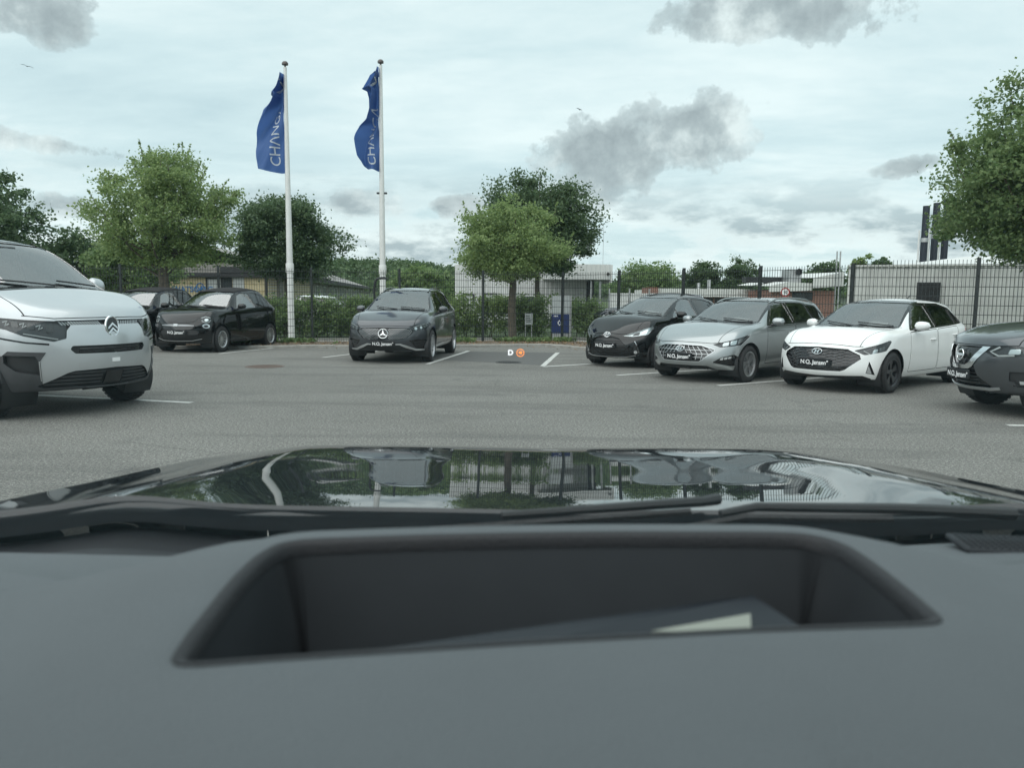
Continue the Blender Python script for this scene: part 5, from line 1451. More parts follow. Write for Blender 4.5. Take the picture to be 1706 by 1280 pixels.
def tree(loc, h, rx, z0, m, label, seed, n_clump=150, per=150, leaf=.11, clump=.34, shoots=0, trunk_r=.12, group='trees along the street', stems=1, ry=None, name='tree', flat=1.0, topbias=0.0):
    rng = np.random.default_rng(seed); rz_ = (h - z0) / 2; cz = (h + z0) / 2; ry = ry or rx
    e = empty(name, loc); tag(e, label, 'tree', group)
    C = []; off = rng.uniform(-50, 50, 3)
    while len(C) < n_clump:
        d = rng.normal(size=3); d /= np.linalg.norm(d)
        k = noise.noise(Vector(d * 1.6 + off)); k2 = noise.noise(Vector(d * 4.1 + off))
        lim = 1.0 + .26 * k + .16 * k2
        r = (rng.uniform(.12, 1.0) ** .5) * lim * .93
        z = d[2] * r
        if z < -.72: continue
        wid = 1.0 if z > -.3 else 1.0 - .18 * (-z - .3)
        C.append((d[0] * r * rx * wid, d[1] * r * ry * wid, cz + z * rz_ * flat))
    C = np.array(C)
    pts = []
    for c in C:
        k = int(per * rng.uniform(.5, 1.5)); s = clump * rng.uniform(.6, 1.25)
        q = rng.normal(size=(k, 3)) * np.array([s, s, s * .62]) * .62
        pts.append(q + c)
    sh = []
    for _ in range(shoots):
        c = C[rng.integers(len(C))]
        d = np.array([c[0] / rx, c[1] / ry, (c[2] - cz) / rz_ + .5]); d /= np.linalg.norm(d); d = d + np.array([0, 0, .7]) + rng.normal(size=3) * .25; d /= np.linalg.norm(d)
        L_ = rng.uniform(.35, .8) * rx * .42; k = 26
        t = rng.uniform(0, 1, k)[:, None]; base = c + d * clump * .3
        pts.append(base + d * L_ * t + rng.normal(size=(k, 3)) * .045 * (1.2 - t)); sh.append((base, base + d * L_))
    P = np.concatenate(pts)
    o = link('crown', leaves_mesh('crown', P, leaf, m, rng), e); o['kind'] = 'stuff'
    b = MB(); r2 = random.Random(seed)
    for st in range(stems):
        bx, by = (r2.uniform(-.25, .25), r2.uniform(-.1, .1)) if stems > 1 else (0, 0)
        tops = Vector((bx * 1.5 + r2.uniform(-.1, .1), by, cz))
        T = [Vector((bx, by, -.1)), Vector((bx * 1.05, by, .15)), Vector((bx * 1.1 + r2.uniform(-.05, .05), by, z0 * .6)), Vector((bx * 1.2, by, z0 + .1)), tops]
        b.tube(T, [trunk_r * 1.35, trunk_r * 1.05, trunk_r * .95, trunk_r * .85, trunk_r * .4], 9)
        for k in range(13):
            c = Vector(C[r2.randrange(len(C))]); s_ = T[3].lerp(T[4], r2.random() * .9); mid = s_.lerp(c, .5) + Vector((0, 0, -.1 * (c - s_).length))
            b.tube([s_, mid, c], [trunk_r * .42, trunk_r * .25, .012], 6)
    o = b.build('trunk', M['bark'], e, 60)
    if sh:
        b = MB()
        for a_, c_ in sh: b.tube([Vector(a_), Vector(c_)], [.012, .005], 4)
        o = b.build('twigs', M['bark'], e, 60); o['kind'] = 'stuff'
    return e
tree((-24.2, 35, 0), 7.0, 3.3, 1.6, M['leaf_dark'], 'tall dark tree at the picture edge behind the silver van', 1, 170, 130, .17, .5, topbias=.2)
tree((-21.4, 38, 0), 4.75, 2.3, .9, M['leaf_dark'], 'low dark tree between the tall edge tree and the pale spiky one', 2, 90, 110, .17, .5)
tree((-17.6, 36, 0), 4.3, 2.0, .9, M['leaf_mid'], 'small bushy tree just beside the pale spiky one', 3, 80, 110, .16, .45)
tree((-11.2, 25.2, 0), 6.0, 2.25, 1.75, M['leaf_light'], 'pale spiky tree with upright shoots above the small black cars', 4, 200, 200, .09, .36, shoots=110, trunk_r=.13, stems=2)
tree((-8.9, 30.5, 0), 5.35, 2.2, 1.7, M['leaf_dark'], 'dark rounded tree behind the nearer flagpole', 5, 200, 205, .105, .40)
tree((1.0, 32, 0), 6.55, 2.55, 1.8, M['leaf_dark'], 'tall dark tree standing behind the small pale one', 6, 240, 205, .11, .42)
tree((.0, 26.6, 0), 4.75, 2.0, 1.75, M['leaf_light'], 'small pale-leaved tree over the empty bay', 7, 175, 200, .088, .33, shoots=40, trunk_r=.14)
tree((13.1, 18.4, 0), 6.7, 3.05, 1.75, M['leaf_mid'], 'large tree overhanging the fence beside the chimneys', 8, 470, 200, .10, .38, shoots=120, trunk_r=.17)
def far_tree(px, top, d, w, label, seed, m='leaf_mid', leaf=.30, base=.3, n=110):
    p = at(px, 500, d); h = at(px, top, d).z
    tree((p.x, p.y, 0), h, w / 2, base, M[m], label, seed, n, 90, leaf, w * .11, trunk_r=.2, group='distant trees')
far_tree(1080, 438, 90, 7.9, 'round distant tree left of the pair of grey-green ones', 11)
far_tree(1168, 428, 100, 4.9, 'left one of the pair of dark distant trees above the low roofs', 12, 'leaf_dark')
far_tree(1229, 431, 100, 5.2, 'right one of the pair of dark distant trees above the low roofs', 13, 'leaf_dark')
far_tree(1368, 430, 80, 4.8, 'distant tree behind the ventilation box on the roof', 14, 'leaf_dark')
far_tree(1432, 424, 85, 2.8, 'slim feathery distant tree left of the pine', 15, 'leaf_light')
far_tree(1466, 426, 85, 3.2, 'small distant pine beside the corrugated hall roof', 16, 'leaf_dark')
far_tree(700, 447, 62, 5.4, 'bushy tree behind the grey crossover, below the wooded hill', 17, 'leaf_mid')
far_tree(745, 452, 66, 3.6, 'smaller bushy tree against the white hall corner', 18, 'leaf_dark')
far_tree(660, 462, 70, 3.4, 'low bushy tree right of the farther flagpole', 19, 'leaf_dark')
# wooded hill far off
M['hill_soil'] = mat('wooded_ground', (.03, .045, .025), .95, var=.3, vscale=.1)
def hill():
    rng = np.random.default_rng(21); b = MB()
    def hz(x, y):
        return max(-2, 26 * math.exp(-((x + 130) / 150) ** 2) * math.exp(-((y - 640) / 130) ** 2) + 12 * math.exp(-((x - 190) / 230) ** 2) * math.exp(-((y - 700) / 140) ** 2) - 1.5)
    xs = [-520 + 20 * i for i in range(61)]; ys = [420 + 20 * j for j in range(25)]
    b.grid([[(x, y, hz(x, y)) for y in ys] for x in xs]); o = b.build('hill', M['hill_soil']); tag(o, 'low hill on the horizon', kind='structure')
    P = []
    while len(P) < 2600:
        x, y = rng.uniform(-420, 300), rng.uniform(470, 700); z = hz(x, y)
        if z > 2: P.append((x, y, z))
    pts = []
    for (x, y, z) in P:
        s = rng.uniform(2.2, 4.2); q = rng.normal(size=(26, 3)) * np.array([s, s, s * .7]) * .6; pts.append(q + np.array([x, y, z + s]))
    me = leaves_mesh('forest', np.concatenate(pts), 2.4, M['leaf_dark'], rng); o = link('forest', me); tag(o, 'dark wood covering the distant hill', 'forest', kind='stuff')
hill()
def hedge(px0, px1, d0, d1, top, depth, label, seed, m, n=9000, leaf=.10):
    rng = np.random.default_rng(seed); a, c = at(px0, 500, d0), at(px1, 500, d1); a.z = c.z = 0; L_ = (c - a).length; e = empty('hedge', (a.x, a.y, 0), math.atan2(c.y - a.y, c.x - a.x)); tag(e, label, 'hedge')
    K = int(L_ * 26); pts = []
    for _ in range(K):
        x = rng.uniform(0, L_); hh = top * (1 + .22 * noise.noise(Vector((x * .9, seed, 0))) + .12 * noise.noise(Vector((x * 3.1, seed, 3))))
        z = hh * rng.uniform(0.02, 1) ** .8; y = rng.normal() * depth * .32
        k = int(n / K * rng.uniform(.5, 1.6)); pts.append(rng.normal(size=(k, 3)) * .15 + np.array([x, y, z]))
    P = np.concatenate(pts); P[:, 2] = np.abs(P[:, 2]) + .02
    o = link('foliage', leaves_mesh('foliage', P, leaf, m, rng), e); o['kind'] = 'stuff'
    b = MB(); r2 = random.Random(seed)
    for k in range(int(L_ * 3)):
        x = r2.uniform(0, L_); b.tube([(x, r2.uniform(-.1, .1), -.1), (x + r2.uniform(-.2, .2), r2.uniform(-.2, .2), top * .5), (x + r2.uniform(-.3, .3), r2.uniform(-.3, .3), top * .95)], [.02, .014, .005], 5)
    b.build('stems', M['bark'], e)
hedge(430, 640, 27.2, 28.6, 1.26, .9, 'dense dark hedge behind the fence between the two flagpoles and beyond', 31, M['leaf_mid'], 15000)
hedge(636, 848, 28.6, 29.4, 1.30, .9, 'green hedge behind the fence left of the small pale tree', 32, M['leaf_light'], 13000)
hedge(862, 925, 29.2, 29.0, 1.25, .8, 'hedge between the small pale tree and the blue sign pillar', 33, M['leaf_mid'], 5000)
hedge(946, 998, 28.8, 28.4, 1.28, .8, 'hedge right of the blue sign pillar', 34, M['leaf_mid'], 4500)
# weeds and dry leaves on the verge
def verge_litter():
    rng = np.random.default_rng(41); P = []; Q = []
    for i in range(3):
        a, c = FENCE[i], FENCE[i + 1]; L_ = (c - a).length; dv = (c - a) / L_; nv = Vector((dv.y, -dv.x))
        for _ in range(int(L_ * 150)):
            s, t = rng.uniform(0, L_), abs(rng.normal(.7, .6)); t = min(t, 2.3); p = a + dv * s + nv * t; P.append((p.x, p.y, (.066 if t < 1.6 else .082 if t < 1.76 else .008) + rng.uniform(0, .012)))
        for _ in range(int(L_ * 55)):
            s, t = rng.uniform(0, L_), abs(rng.normal(0, .35)) - .2; p = a + dv * s + nv * t
            if noise.noise(Vector((p.x * .8, p.y * .8, 2))) > -.1:
                for k in range(5): Q.append((p.x + rng.normal() * .03, p.y + rng.normal() * .03, .065 + rng.uniform(0, .12)))
    M['dry_leaf'] = leafmat('dry_leaves', (.16, .10, .05), (.26, .18, .10), .1)
    o = link('fallen_leaves', leaves_mesh('fallen_leaves', P, .06, M['dry_leaf'], rng, up=4)); tag(o, 'dry brown leaves scattered on the verge', 'leaves', kind='stuff')
    o = link('weeds', leaves_mesh('weeds', Q, .11, M['leaf_mid'], rng, up=-.3)); tag(o, 'green weeds growing at the foot of the fence', 'weeds', kind='stuff')
verge_litter()
# ------------------------------------------------------------------ buildings
def brickmat(name, c1, c2, mortar, scale=1.0):
    m, N, L, b = nodes(name); tc = N.new('ShaderNodeTexCoord'); mp = N.new('ShaderNodeMapping'); mp.inputs['Rotation'].default_value = (R_(90), 0, 0)
    br = N.new('ShaderNodeTexBrick'); L.new(tc.outputs['Object'], mp.inputs[0]); L.new(mp.outputs[0], br.inputs['Vector'])
    br.inputs['Color1'].default_value = (*c1, 1); br.inputs['Color2'].default_value = (*c2, 1); br.inputs['Mortar'].default_value = (*mortar, 1)
    br.inputs['Scale'].default_value = 1; br.inputs['Brick Width'].default_value = .235; br.inputs['Row Height'].default_value = .075; br.inputs['Mortar Size'].default_value = .008
    L.new(br.outputs[0], b.inputs['Base Color']); b.inputs['Roughness'].default_value = .9
    return m
M['yellow_brick'] = brickmat('yellow_brick', (.62, .52, .29), (.52, .42, .22), (.55, .52, .45))
M['red_brick'] = brickmat('red_brick', (.26, .10, .065), (.19, .075, .05), (.35, .33, .30))
M['white_sheet'] = mat('white_cladding', (.60, .61, .59), .55, var=.07, vscale=.8)
M['grey_sheet'] = mat('grey_cladding', (.62, .63, .61), .5, var=.0, vcol2=(.44, .445, .43), vscale=.9, detail=8)
M['dark_roof'] = mat('dark_roofing', (.03, .031, .034), .7, var=.2)
M['grey_roof'] = mat('fibre_cement_roof', (.24, .235, .225), .85, var=.22, vscale=1.5)
M['grey_render'] = mat('grey_render', (.30, .285, .26), .9, var=.15, vscale=1.5)
M['white_paint'] = mat('white_gloss_paint', (.70, .71, .69), .45, var=.05)
M['pane'] = mat('window_pane', (.05, .058, .062), .06, coat=.5)
M['blind'] = mat('window_blind', (.48, .50, .49), .5, var=.08, vscale=4)
M['dark_metal'] = mat('dark_metal', (.03, .032, .035), .5, .4)
M['galv'] = mat('galvanised_steel', (.42, .43, .43), .45, .7, var=.15, vscale=6)
def wall_box(e, name, x0, x1, y0, y1, z0, z1, m, smooth=0):
    b = MB(); b.box(((x0 + x1) / 2, (y0 + y1) / 2, (z0 + z1) / 2), (abs(x1 - x0), abs(y1 - y0), abs(z1 - z0))); return b.build(name, m, e, smooth=smooth)
def window(e, x0, x1, z0, z1, y, frame_m, pane_m, bars=1, name='window'):
    w = empty(name); w.parent = e
    t = .06; b = MB()
    for (a, c_, d, f) in ((x0, x1, z0, z0 + t), (x0, x1, z1 - t, z1), (x0, x0 + t, z0 + t, z1 - t), (x1 - t, x1, z0 + t, z1 - t)):
        b.box(((a + c_) / 2, y - .03, (d + f) / 2), (c_ - a, .08, f - d))
    for k in range(1, bars + 1):
        x = x0 + (x1 - x0) * k / (bars + 1); b.box((x, y - .025, (z0 + z1) / 2), (.05, .06, z1 - z0 - 2 * t))
    b.build('window_frame', frame_m, w, smooth=0)
    b = MB(); b.box(((x0 + x1) / 2, y - .012, (z0 + z1) / 2), (x1 - x0 - 2 * t, .012, z1 - z0 - 2 * t)); b.build('pane', pane_m, w, smooth=0)
def sheet_mesh(w, h, rib, depth, m, name='cladding_sheet'):
    b = MB(); n = round(w / rib); P = []
    for k in range(n):
        x = k * rib
        for dx, dy in ((0, 0), (rib * .55, 0), (rib * .65, -depth), (rib * .9, -depth)): P.append((x + dx, dy))
    P.append((w, 0)); b.grid([[(x, y, 0) for x, y in P], [(x, y, h) for x, y in P]], flip=True)
    return b.mesh(name, m, smooth=20)
def cladding(e, x0, x1, y, z0, z1, m, rib=.2, depth=.03, w=1.0):
    n = max(1, round((x1 - x0) / w)); w = (x1 - x0) / n; me = sheet_mesh(w, z1 - z0, rib, depth, m)
    for k in range(n):
        o = link('cladding_sheet', me, e); o.location = (x0 + k * w, y - (.004 if k % 2 else 0), z0)
# yellow brick house with a flat dark roof
def brick_house():
    a = at(120, 500, 42); c = at(448, 500, 42); e = empty('brick_building', (a.x, 42, 0)); W = c.x - a.x
    tag(e, 'low yellow brick building with a dark flat roof behind the small black cars', 'building')
    X = lambda px: (px - 120) / 328 * W
    wall_box(e, 'wall', 0, W, 0, 9, 0, 2.42, M['yellow_brick'])
    rf = wall_box(e, 'roof', -.5, W + .9, -.3, 9.6, 2.425, 2.62, M['dark_roof'])
    wall_box(e, 'roof_edge', X(372), W + 1.4, -.34, 7, 2.625, 2.95, M['dark_roof'])
    window(e, X(345), X(371), .7, 2.36, -.0, M['dark_metal'], M['blind'], 0); window(e, X(371.5), X(388), .7, 2.38, 0, M['dark_metal'], M['pane'], 0)
    window(e, X(232), X(262), .9, 2.3, 0, M['dark_metal'], M['pane'], 1); window(e, X(180), X(200), .9, 2.3, 0, M['dark_metal'], M['pane'], 0); window(e, X(268), X(284), .9, 2.3, 0, M['dark_metal'], M['pane'], 0)
    wall_box(e, 'render_panel', X(389), X(408), -.03, -.002, .3, 2.38, M['blind'])
    for px in (228, 266, 445): wall_box(e, 'downpipe', X(px) - .06, X(px) + .06, -.12, -.002, 0, 2.4, M['dark_metal'])
    t = link('wall_lettering', TXT['watson'], e); t.location = (X(322), -.02, 1.72)
    b = MB(); ring_xz(b, .2, .24, .03, 16, (0, 0, 0), a0=-2.4, a1=1.6); ring_xz(b, .09, .12, .025, 14, (.02, 0, 0), a0=.6, a1=4.4)
    o = b.build('wall_emblem', M['wall_blue'], e); o.location = (X(334.5), -.03, 1.82)
M['wall_blue'] = mat('blue_lettering', (.05, .20, .46), .5)
TXT['watson'] = upright(text_mesh('wall_lettering', 'WATSONIC', .42, M['wall_blue'], depth=.01, weight=.006))
brick_house()
# long grey building whose side runs away from the camera
def long_house():
    p0, p1 = Vector((-13.1, 43.5, 0)), Vector((-20.0, 104, 0)); d = (p1 - p0); Lh = d.length; e = empty('long_building', p0, math.atan2(d.y, d.x)); tag(e, 'long low grey building with a fibre cement roof running away behind the hedge', 'building')
    wall_box(e, 'wall', 0, Lh, 0, 9, 0, 2.45, M['grey_render'])
    b = MB(); n = 60; P = []
    for i in range(n + 1):
        x = -.4 + (Lh + .8) * i / n; bump = .05 * (i % 2)
        P.append([(x, -.7, 2.62 + bump), (x, 4.5, 4.3 + bump), (x, 9.7, 2.62 + bump)])
    b.grid(P); b.grid([[(p[0][0], p[0][1], 2.46) for p in P], [p[0] for p in P]]); b.build('roof', M['grey_roof'], e, smooth=0)
    wall_box(e, 'fascia', -.4, Lh + .4, -.76, -.705, 2.40, 2.68, M['dark_roof'])
    wall_box(e, 'gable', -.02, .0, 0.3, 8.7, 2.45, 3.2, M['grey_render'])
    for k in range(14):
        x = 2 + k * 4.1
        window(e, x, x + 1.7, .95, 2.2, 0, M['white_paint'], M['pane'], 1)
        if k % 2: wall_box(e, 'downpipe', x + 2.6, x + 2.72, -.12, -.002, 0, 2.4, M['white_paint'])
long_house()
# white hall with a canopy
def white_hall():
    a = at(758, 500, 45); c = at(962, 500, 45); e = empty('white_hall', (a.x, 45, 0)); W = c.x - a.x; X = lambda px: (px - 758) / 204 * W
    tag(e, 'white ribbed-clad industrial hall with a jutting canopy behind the centre trees', 'building')
    wall_box(e, 'wall', 0, W, .06, 11, 0, 3.3, M['white_sheet'])
    cladding(e, 0, X(842), .03, 0, 3.32, M['white_sheet'], .25, .035)
    cladding(e, X(905), W + .5, .03, 0, 3.1, M['white_sheet'], .25, .035)
    wall_box(e, 'recess_panel', X(842), X(905), -.02, .055, 0, 2.5, M['grey_sheet']); wall_box(e, 'recess_window', X(868), X(905), -.05, -.021, .6, 1.5, M['pane'])
    window(e, X(772), X(790), .95, 1.62, -.03, M['dark_metal'], M['blind'], 0); window(e, X(806), X(828), .95, 1.68, -.03, M['dark_metal'], M['blind'], 0)
    cx0, cx1 = X(905), X(1006)
    cn = empty('canopy'); cn.parent = e
    wall_box(cn, 'canopy_fascia', cx0, cx1, -2.6, -2.45, 2.46, 3.28, M['white_sheet']); wall_box(cn, 'canopy_roof', cx0, cx1, -2.44, 2.0, 3.12, 3.26, M['white_sheet']); wall_box(cn, 'canopy_soffit', cx0, cx1, -2.44, 2.0, 2.47, 2.6, M['white_sheet'])
    wall_box(cn, 'canopy_end', cx1 + .003, cx1 + .14, -2.6, 2.0, 2.30, 3.26, M['white_sheet'])
    me = sheet_mesh(cx1 - cx0, .82, .25, .03, M['white_sheet'], 'fascia_sheet'); o = link('fascia_sheet', me, cn); o.location = (cx0, -2.605, 2.46)
    wall_box(e, 'dark_recess', X(962) + .5, X(990), .1, .5, 0, 2.47, M['dark_metal'])  # dark solid box filling the recess under the canopy
    for px in (978, 992): wall_box(e, 'canopy_post', X(px) - .05, X(px) + .05, -2.3, -2.2, 0, 2.46, M['galv'])
    b = MB(); b.lathe([(.06, 0), (.09, .12), (.0, .16)], 12, 'y', (cx1 - .1, -2.75, 2.75)); b.build('floodlight', M['dark_metal'], e)
    b = MB(); b.tube([(cx1 - .1, 0, 3.2), (cx1 - .1, 0, 5.6)], .012, 5); b.build('aerial_rod', M['galv'], e)
white_hall()
# low works buildings on the far right
def low_works():
    D = 62; a = at(1078, 500, D); c = at(1300, 500, D); e = empty('low_works', (a.x, D, 0)); W = c.x - a.x; X = lambda px: (px - 1078) / 222 * W; Z = lambda py, px=1150: at(px, py, D).z
    tag(e, 'long flat works building with a white fascia behind the silver estate', 'building')
    wall_box(e, 'wall', X(1082), W, .5, 12, 0, Z(494), M['red_brick'])
    cladding(e, X(1096), X(1290), 0, Z(494.5), Z(481), M['white_sheet'], .3, .03, 2.0)
    wall_box(e, 'fascia_back', X(1096), X(1290), .05, 12, Z(494), Z(481.5), M['white_sheet'])
    wall_box(e, 'brick_tower', X(1079), X(1095), -.3, 3, 0, Z(479), M['red_brick'])
    for k, px in enumerate(range(1104, 1280, 15)): window(e, X(px), X(px + 11), Z(509), Z(496.5), .48, M['dark_metal'], M['pane'], 1)
    for px in (1178, 1196): b = MB(); b.tube([(X(px), 3, Z(481)), (X(px), 3, Z(470 if px == 1178 else 464))], .14, 8); b.build('flue', M['galv'], e)
low_works()
def stepped_works():
    D = 56; a = at(1278, 500, D); e = empty('stepped_works', (a.x, D, 0)); k_ = D / 1281.0; X = lambda px: (px - 1278) * k_; Z = lambda py: at(1340, py, D).z
    tag(e, 'brick works building with a stepped white sheet roof behind the white hatchback', 'building')
    wall_box(e, 'wall', X(1288), X(1395), .4, 10, 0, Z(484), M['red_brick'])
    b = MB(); b.add([(X(1280), 0, Z(487)), (X(1352), 0, Z(484)), (X(1352), 0, Z(472)), (X(1312), 0, Z(470)), (X(1280), 0, Z(477))], [(0, 1, 2, 3, 4)]); b.add([(X(1280), 0, Z(477)), (X(1312), 0, Z(470)), (X(1352), 0, Z(472)), (X(1352), 8, Z(468)), (X(1312), 8, Z(466)), (X(1280), 8, Z(473))], [(0, 1, 4, 5), (1, 2, 3, 4)])
    b.build('lower_roof', M['white_sheet'], e, smooth=0)
    b = MB(); b.add([(X(1350), -.3, Z(480)), (X(1400), -.3, Z(477)), (X(1400), -.3, Z(453)), (X(1350), -.3, Z(463))], [(0, 1, 2, 3)]); b.add([(X(1350), -.3, Z(463)), (X(1400), -.3, Z(453)), (X(1400), 8, Z(450)), (X(1350), 8, Z(460))], [(0, 1, 2, 3)])
    b.build('upper_roof', M['white_sheet'], e, smooth=0)
    window(e, X(1322), X(1356), Z(500), Z(487), .38, M['dark_metal'], M['pane'], 2)
    wall_box(e, 'roof_plant', X(1325), X(1345), 1.5, 3.2, Z(470), Z(447.5), M['galv']); b = MB(); b.lathe([(.0, .0), (.16, 0), (.22, -.12), (.25, -.12)], 16, 'y', (X(1340), 1.45, Z(452))); b.build('roof_fan', M['dark_metal'], e)
    wall_box(e, 'roof_ducts', X(1262), X(1324), 3, 4, Z(470), Z(460), M['dark_metal'])
    for px in (1384, 1389.5): b = MB(); b.tube([(X(px), -.6, 0), (X(px), -.6, Z(419))], .055, 8); b.build('mast', M['galv'], e)
stepped_works()
# corrugated hall on the right
def ribbed_hall():
    e = empty('ribbed_hall', (11.75, 27.2, 0), R_(-24.5)); tag(e, 'pale corrugated sheet hall behind the right-hand fence with a black louvre', 'building')
    cladding(e, 0, 22, 0, -.02, 2.60, M['grey_sheet'], .22, .045, 1.1)
    wall_box(e, 'wall', 0, 22, .06, 14, -.02, 2.59, M['grey_sheet']); wall_box(e, 'eaves_trim', -.04, 22.04, -.07, .05, 2.602, 2.66, M['grey_sheet'])
    b = MB(); b.grid([[(0, -.05, 2.665), (0, 7, 2.70), (0, 14, 2.665)], [(1.6, -.05, 2.665), (1.6, 7, 2.72), (1.6, 14, 2.665)], [(4.2, -.05, 2.665), (4.2, 7, 3.25), (4.2, 14, 2.665)], [(22, -.05, 2.665), (22, 7, 3.6), (22, 14, 2.665)]]); b.build('roof', M['white_sheet'], e, smooth=0)
    for x in (5.6, 11.1, 16.6): wall_box(e, 'downpipe', x, x + .1, -.16, -.05, 0, 2.6, M['galv'])
    wall_box(e, 'plinth', -.03, 22.03, -.08, -.05, -.02, .55, M['concrete'])
    lv = empty('louvre'); lv.parent = e
    wall_box(lv, 'louvre_frame', 2.15, 2.85, -.12, -.05, 1.42, 2.06, M['dark_metal'])
    for k in range(8): wall_box(lv, 'louvre_slat', 2.2, 2.8, -.15, -.121, 1.46 + k * .075, 1.50 + k * .075, M['black_plastic'])
ribbed_hall()
def chimney(px, top, d, label):
    p = at(px, 445, d); h = at(px, top, d).z; e = empty('chimney', (p.x, p.y, 0)); tag(e, label, 'chimney', 'steel chimneys beside the corrugated hall'); r = .20
    for nm, z0, z1, rr, m in (('chimney_shaft', 0, h - 2.1, r, M['navy_steel']), ('chimney_collar', h - 2.098, h - 1.86, r * 1.06, M['galv']), ('chimney_tip', h - 1.858, h, r * .96, M['navy_steel'])):
        b = MB(); b.lathe([(0, z0), (rr, z0), (rr, z1), (0, z1)], 20, 'z'); b.build(nm, m, e, 40)
    b = MB(); b.tube([(-r * 1.35, .1, 0), (-r * 1.35, .1, h * .8)], .05, 6); b.build('ladder_rail', M['white_paint'], e)
M['navy_steel'] = mat('navy_steel', (.018, .024, .036), .5, .2, var=.2)
chimney(1537, 343, 46, 'leftmost of three dark steel chimneys, with a pale collar'); chimney(1554, 338, 46.6, 'middle one of three dark steel chimneys'); chimney(1571, 330, 47.2, 'rightmost of three dark steel chimneys, half hidden in leaves')
# white boundary panels by the works gate
def gate_wall():
    D = 41; e = empty('boundary_wall', (at(1015, 500, D).x, D, 0)); k_ = D / 1281; tag(e, 'white panel boundary wall with grey posts left of the black hatchback roof', 'wall')
    for i in range(3):
        for z in (.55, 1.10): wall_box(e, 'wall_panel', (i * 33 + 1.5) * k_, (i * 33 + 31.5) * k_, -.02, .03, z - .52, z - .01, M['white_paint'])
        wall_box(e, 'wall_cap', (i * 33 + 1.5) * k_, (i * 33 + 31.5) * k_, -.05, .06, 1.60, 1.72, M['white_paint']); wall_box(e, 'wall_panel', (i * 33 + 1.5) * k_, (i * 33 + 31.5) * k_, -.02, .03, 1.1, 1.59, M['white_paint'])
        wall_box(e, 'wall_post', (i * 33 - 1.2) * k_, (i * 33 + 1.2) * k_, -.06, .06, 0, 1.95, M['galv'])
gate_wall()

# ------------------------------------------------------------------ flags, signs, small things
M['flagcloth'] = leafmat('flag_cloth', (.075, .155, .39), (.075, .155, .39), .45); M['flag_white'] = leafmat('flag_print', (.68, .72, .75), (.68, .72, .75), .3)
def interp(tab, s):
    for (a, va), (b_, vb) in zip(tab, tab[1:]):
        if s <= b_: t = (s - a) / (b_ - a); t = t * t * (3 - 2 * t) * .5 + t * .5; return va + (vb - va) * t
    return tab[-1][1]
def flagpole(x, y, h, foot, plabel, flabel, wid, Hf, top, seed, word_u, word_s, swing):
    e = empty('flagpole', (x, y, 0)); tag(e, plabel, 'flagpole', 'white flagpoles')
    b = MB(); b.tube([(0, 0, 0), (0, 0, 2.2), (0, 0, h * .6), (0, 0, h - .1)], [.105, .10, .078, .05], 14); b.build('shaft', M['white_paint'], e, 60)
    b = MB(); b.lathe([(0, h + .08), (.06, h + .07), (.10, h + .02), (.095, h - .03), (.03, h - .05), (.028, h - .12)], 16, 'z'); b.build('finial', M['brown_knob'], e, 60)
    b = MB(); b.lathe([(.115, 2.15), (.125, 2.18), (.125, 2.42), (.115, 2.45)], 14, 'z'); b.build('sleeve', M['white_paint'], e, 40)
    if seed == 2:
        b = MB(); b.box((0, 0, 4.75), (.34, .08, .06), bev=.015); b.build('cleat', M['dark_metal'], e)
    f = empty('flag', (x, y, 0)); tag(f, flabel, 'flag', 'blue flags')
    z0 = top - Hf
    def P(u, s):
        w = interp(wid, s) * 1.07; lost = max(0, 1.02 - w); fold = math.sin(u * math.pi * (1.6 + 1.4 * lost) + s * 2.1 + seed)
        # steep-sided folds keep the cloth's length while the outline narrows
        xx = -.055 - w * (u + .09 * lost * math.sin(u * 9 + s * 4 + seed))
        dep = (.10 + .34 * lost) * fold * min(1, u * 3) + .03 * math.sin(u * 14 + s * 7) + swing * u
        return Vector((xx, dep, z0 + s + (.16 * u * u * max(0, 1 - s / .5)) - .30 * u * max(0, (s - Hf * .8) / (Hf * .2))))
    b = MB(); NU, NS = 40, 110
    b.grid([[P(i / NU, Hf * j / NS) for j in range(NS + 1)] for i in range(NU + 1)]); b.build('cloth', M['flagcloth'], f, 80, fix=False)
    me = text_mesh('flag_lettering', 'CH\u039bNG\u039bN', .44, M['flag_white'], depth=0.0, weight=.0)
    bm = bmesh.new(); bm.from_mesh(me); bmesh.ops.triangulate(bm, faces=bm.faces)
    for _ in range(3):
        bmesh.ops.subdivide_edges(bm, edges=[q for q in bm.edges if q.calc_length() > .06], cuts=1); bmesh.ops.triangulate(bm, faces=bm.faces)
    x0 = min(v.co.x for v in bm.verts)
    lose = []
    for v in bm.verts:
        s_ = word_s + (v.co.x - x0); u_ = word_u + v.co.y
        w = interp(wid, min(max(s_, 0), Hf)); uu = min(max(u_, 0), 1)
        if s_ > Hf * .62: lose.append(v)
        p = P(uu, min(s_, Hf)); q = P(min(uu + .01, 1), min(s_, Hf)) - P(uu - .01, min(s_, Hf)); r = P(uu, min(s_ + .02, Hf)) - P(uu, s_ - .02); n = q.cross(r).normalized()
        if n.y > 0: n = -n
        v.co = p + n * .008
    bmesh.ops.delete(bm, geom=lose, context='VERTS'); bm.to_mesh(me); bm.free()
    link('lettering', me, f)
    b = MB(); rows = []
    for k in range(9):
        s_ = Hf * .80 + .42 * k / 8; row = []
        for uu in (.10 + .5 * abs(k - 4) / 8, .20 + .5 * abs(k - 4) / 8):
            p = P(uu, s_); row.append(p + Vector((0, -.012, 0)))
        rows.append(row)
    b.grid(rows); b.build('flag_mark', M['flag_white'], f, 80, fix=False)
M['brown_knob'] = mat('brown_knob', (.06, .045, .04), .35, coat=.3)
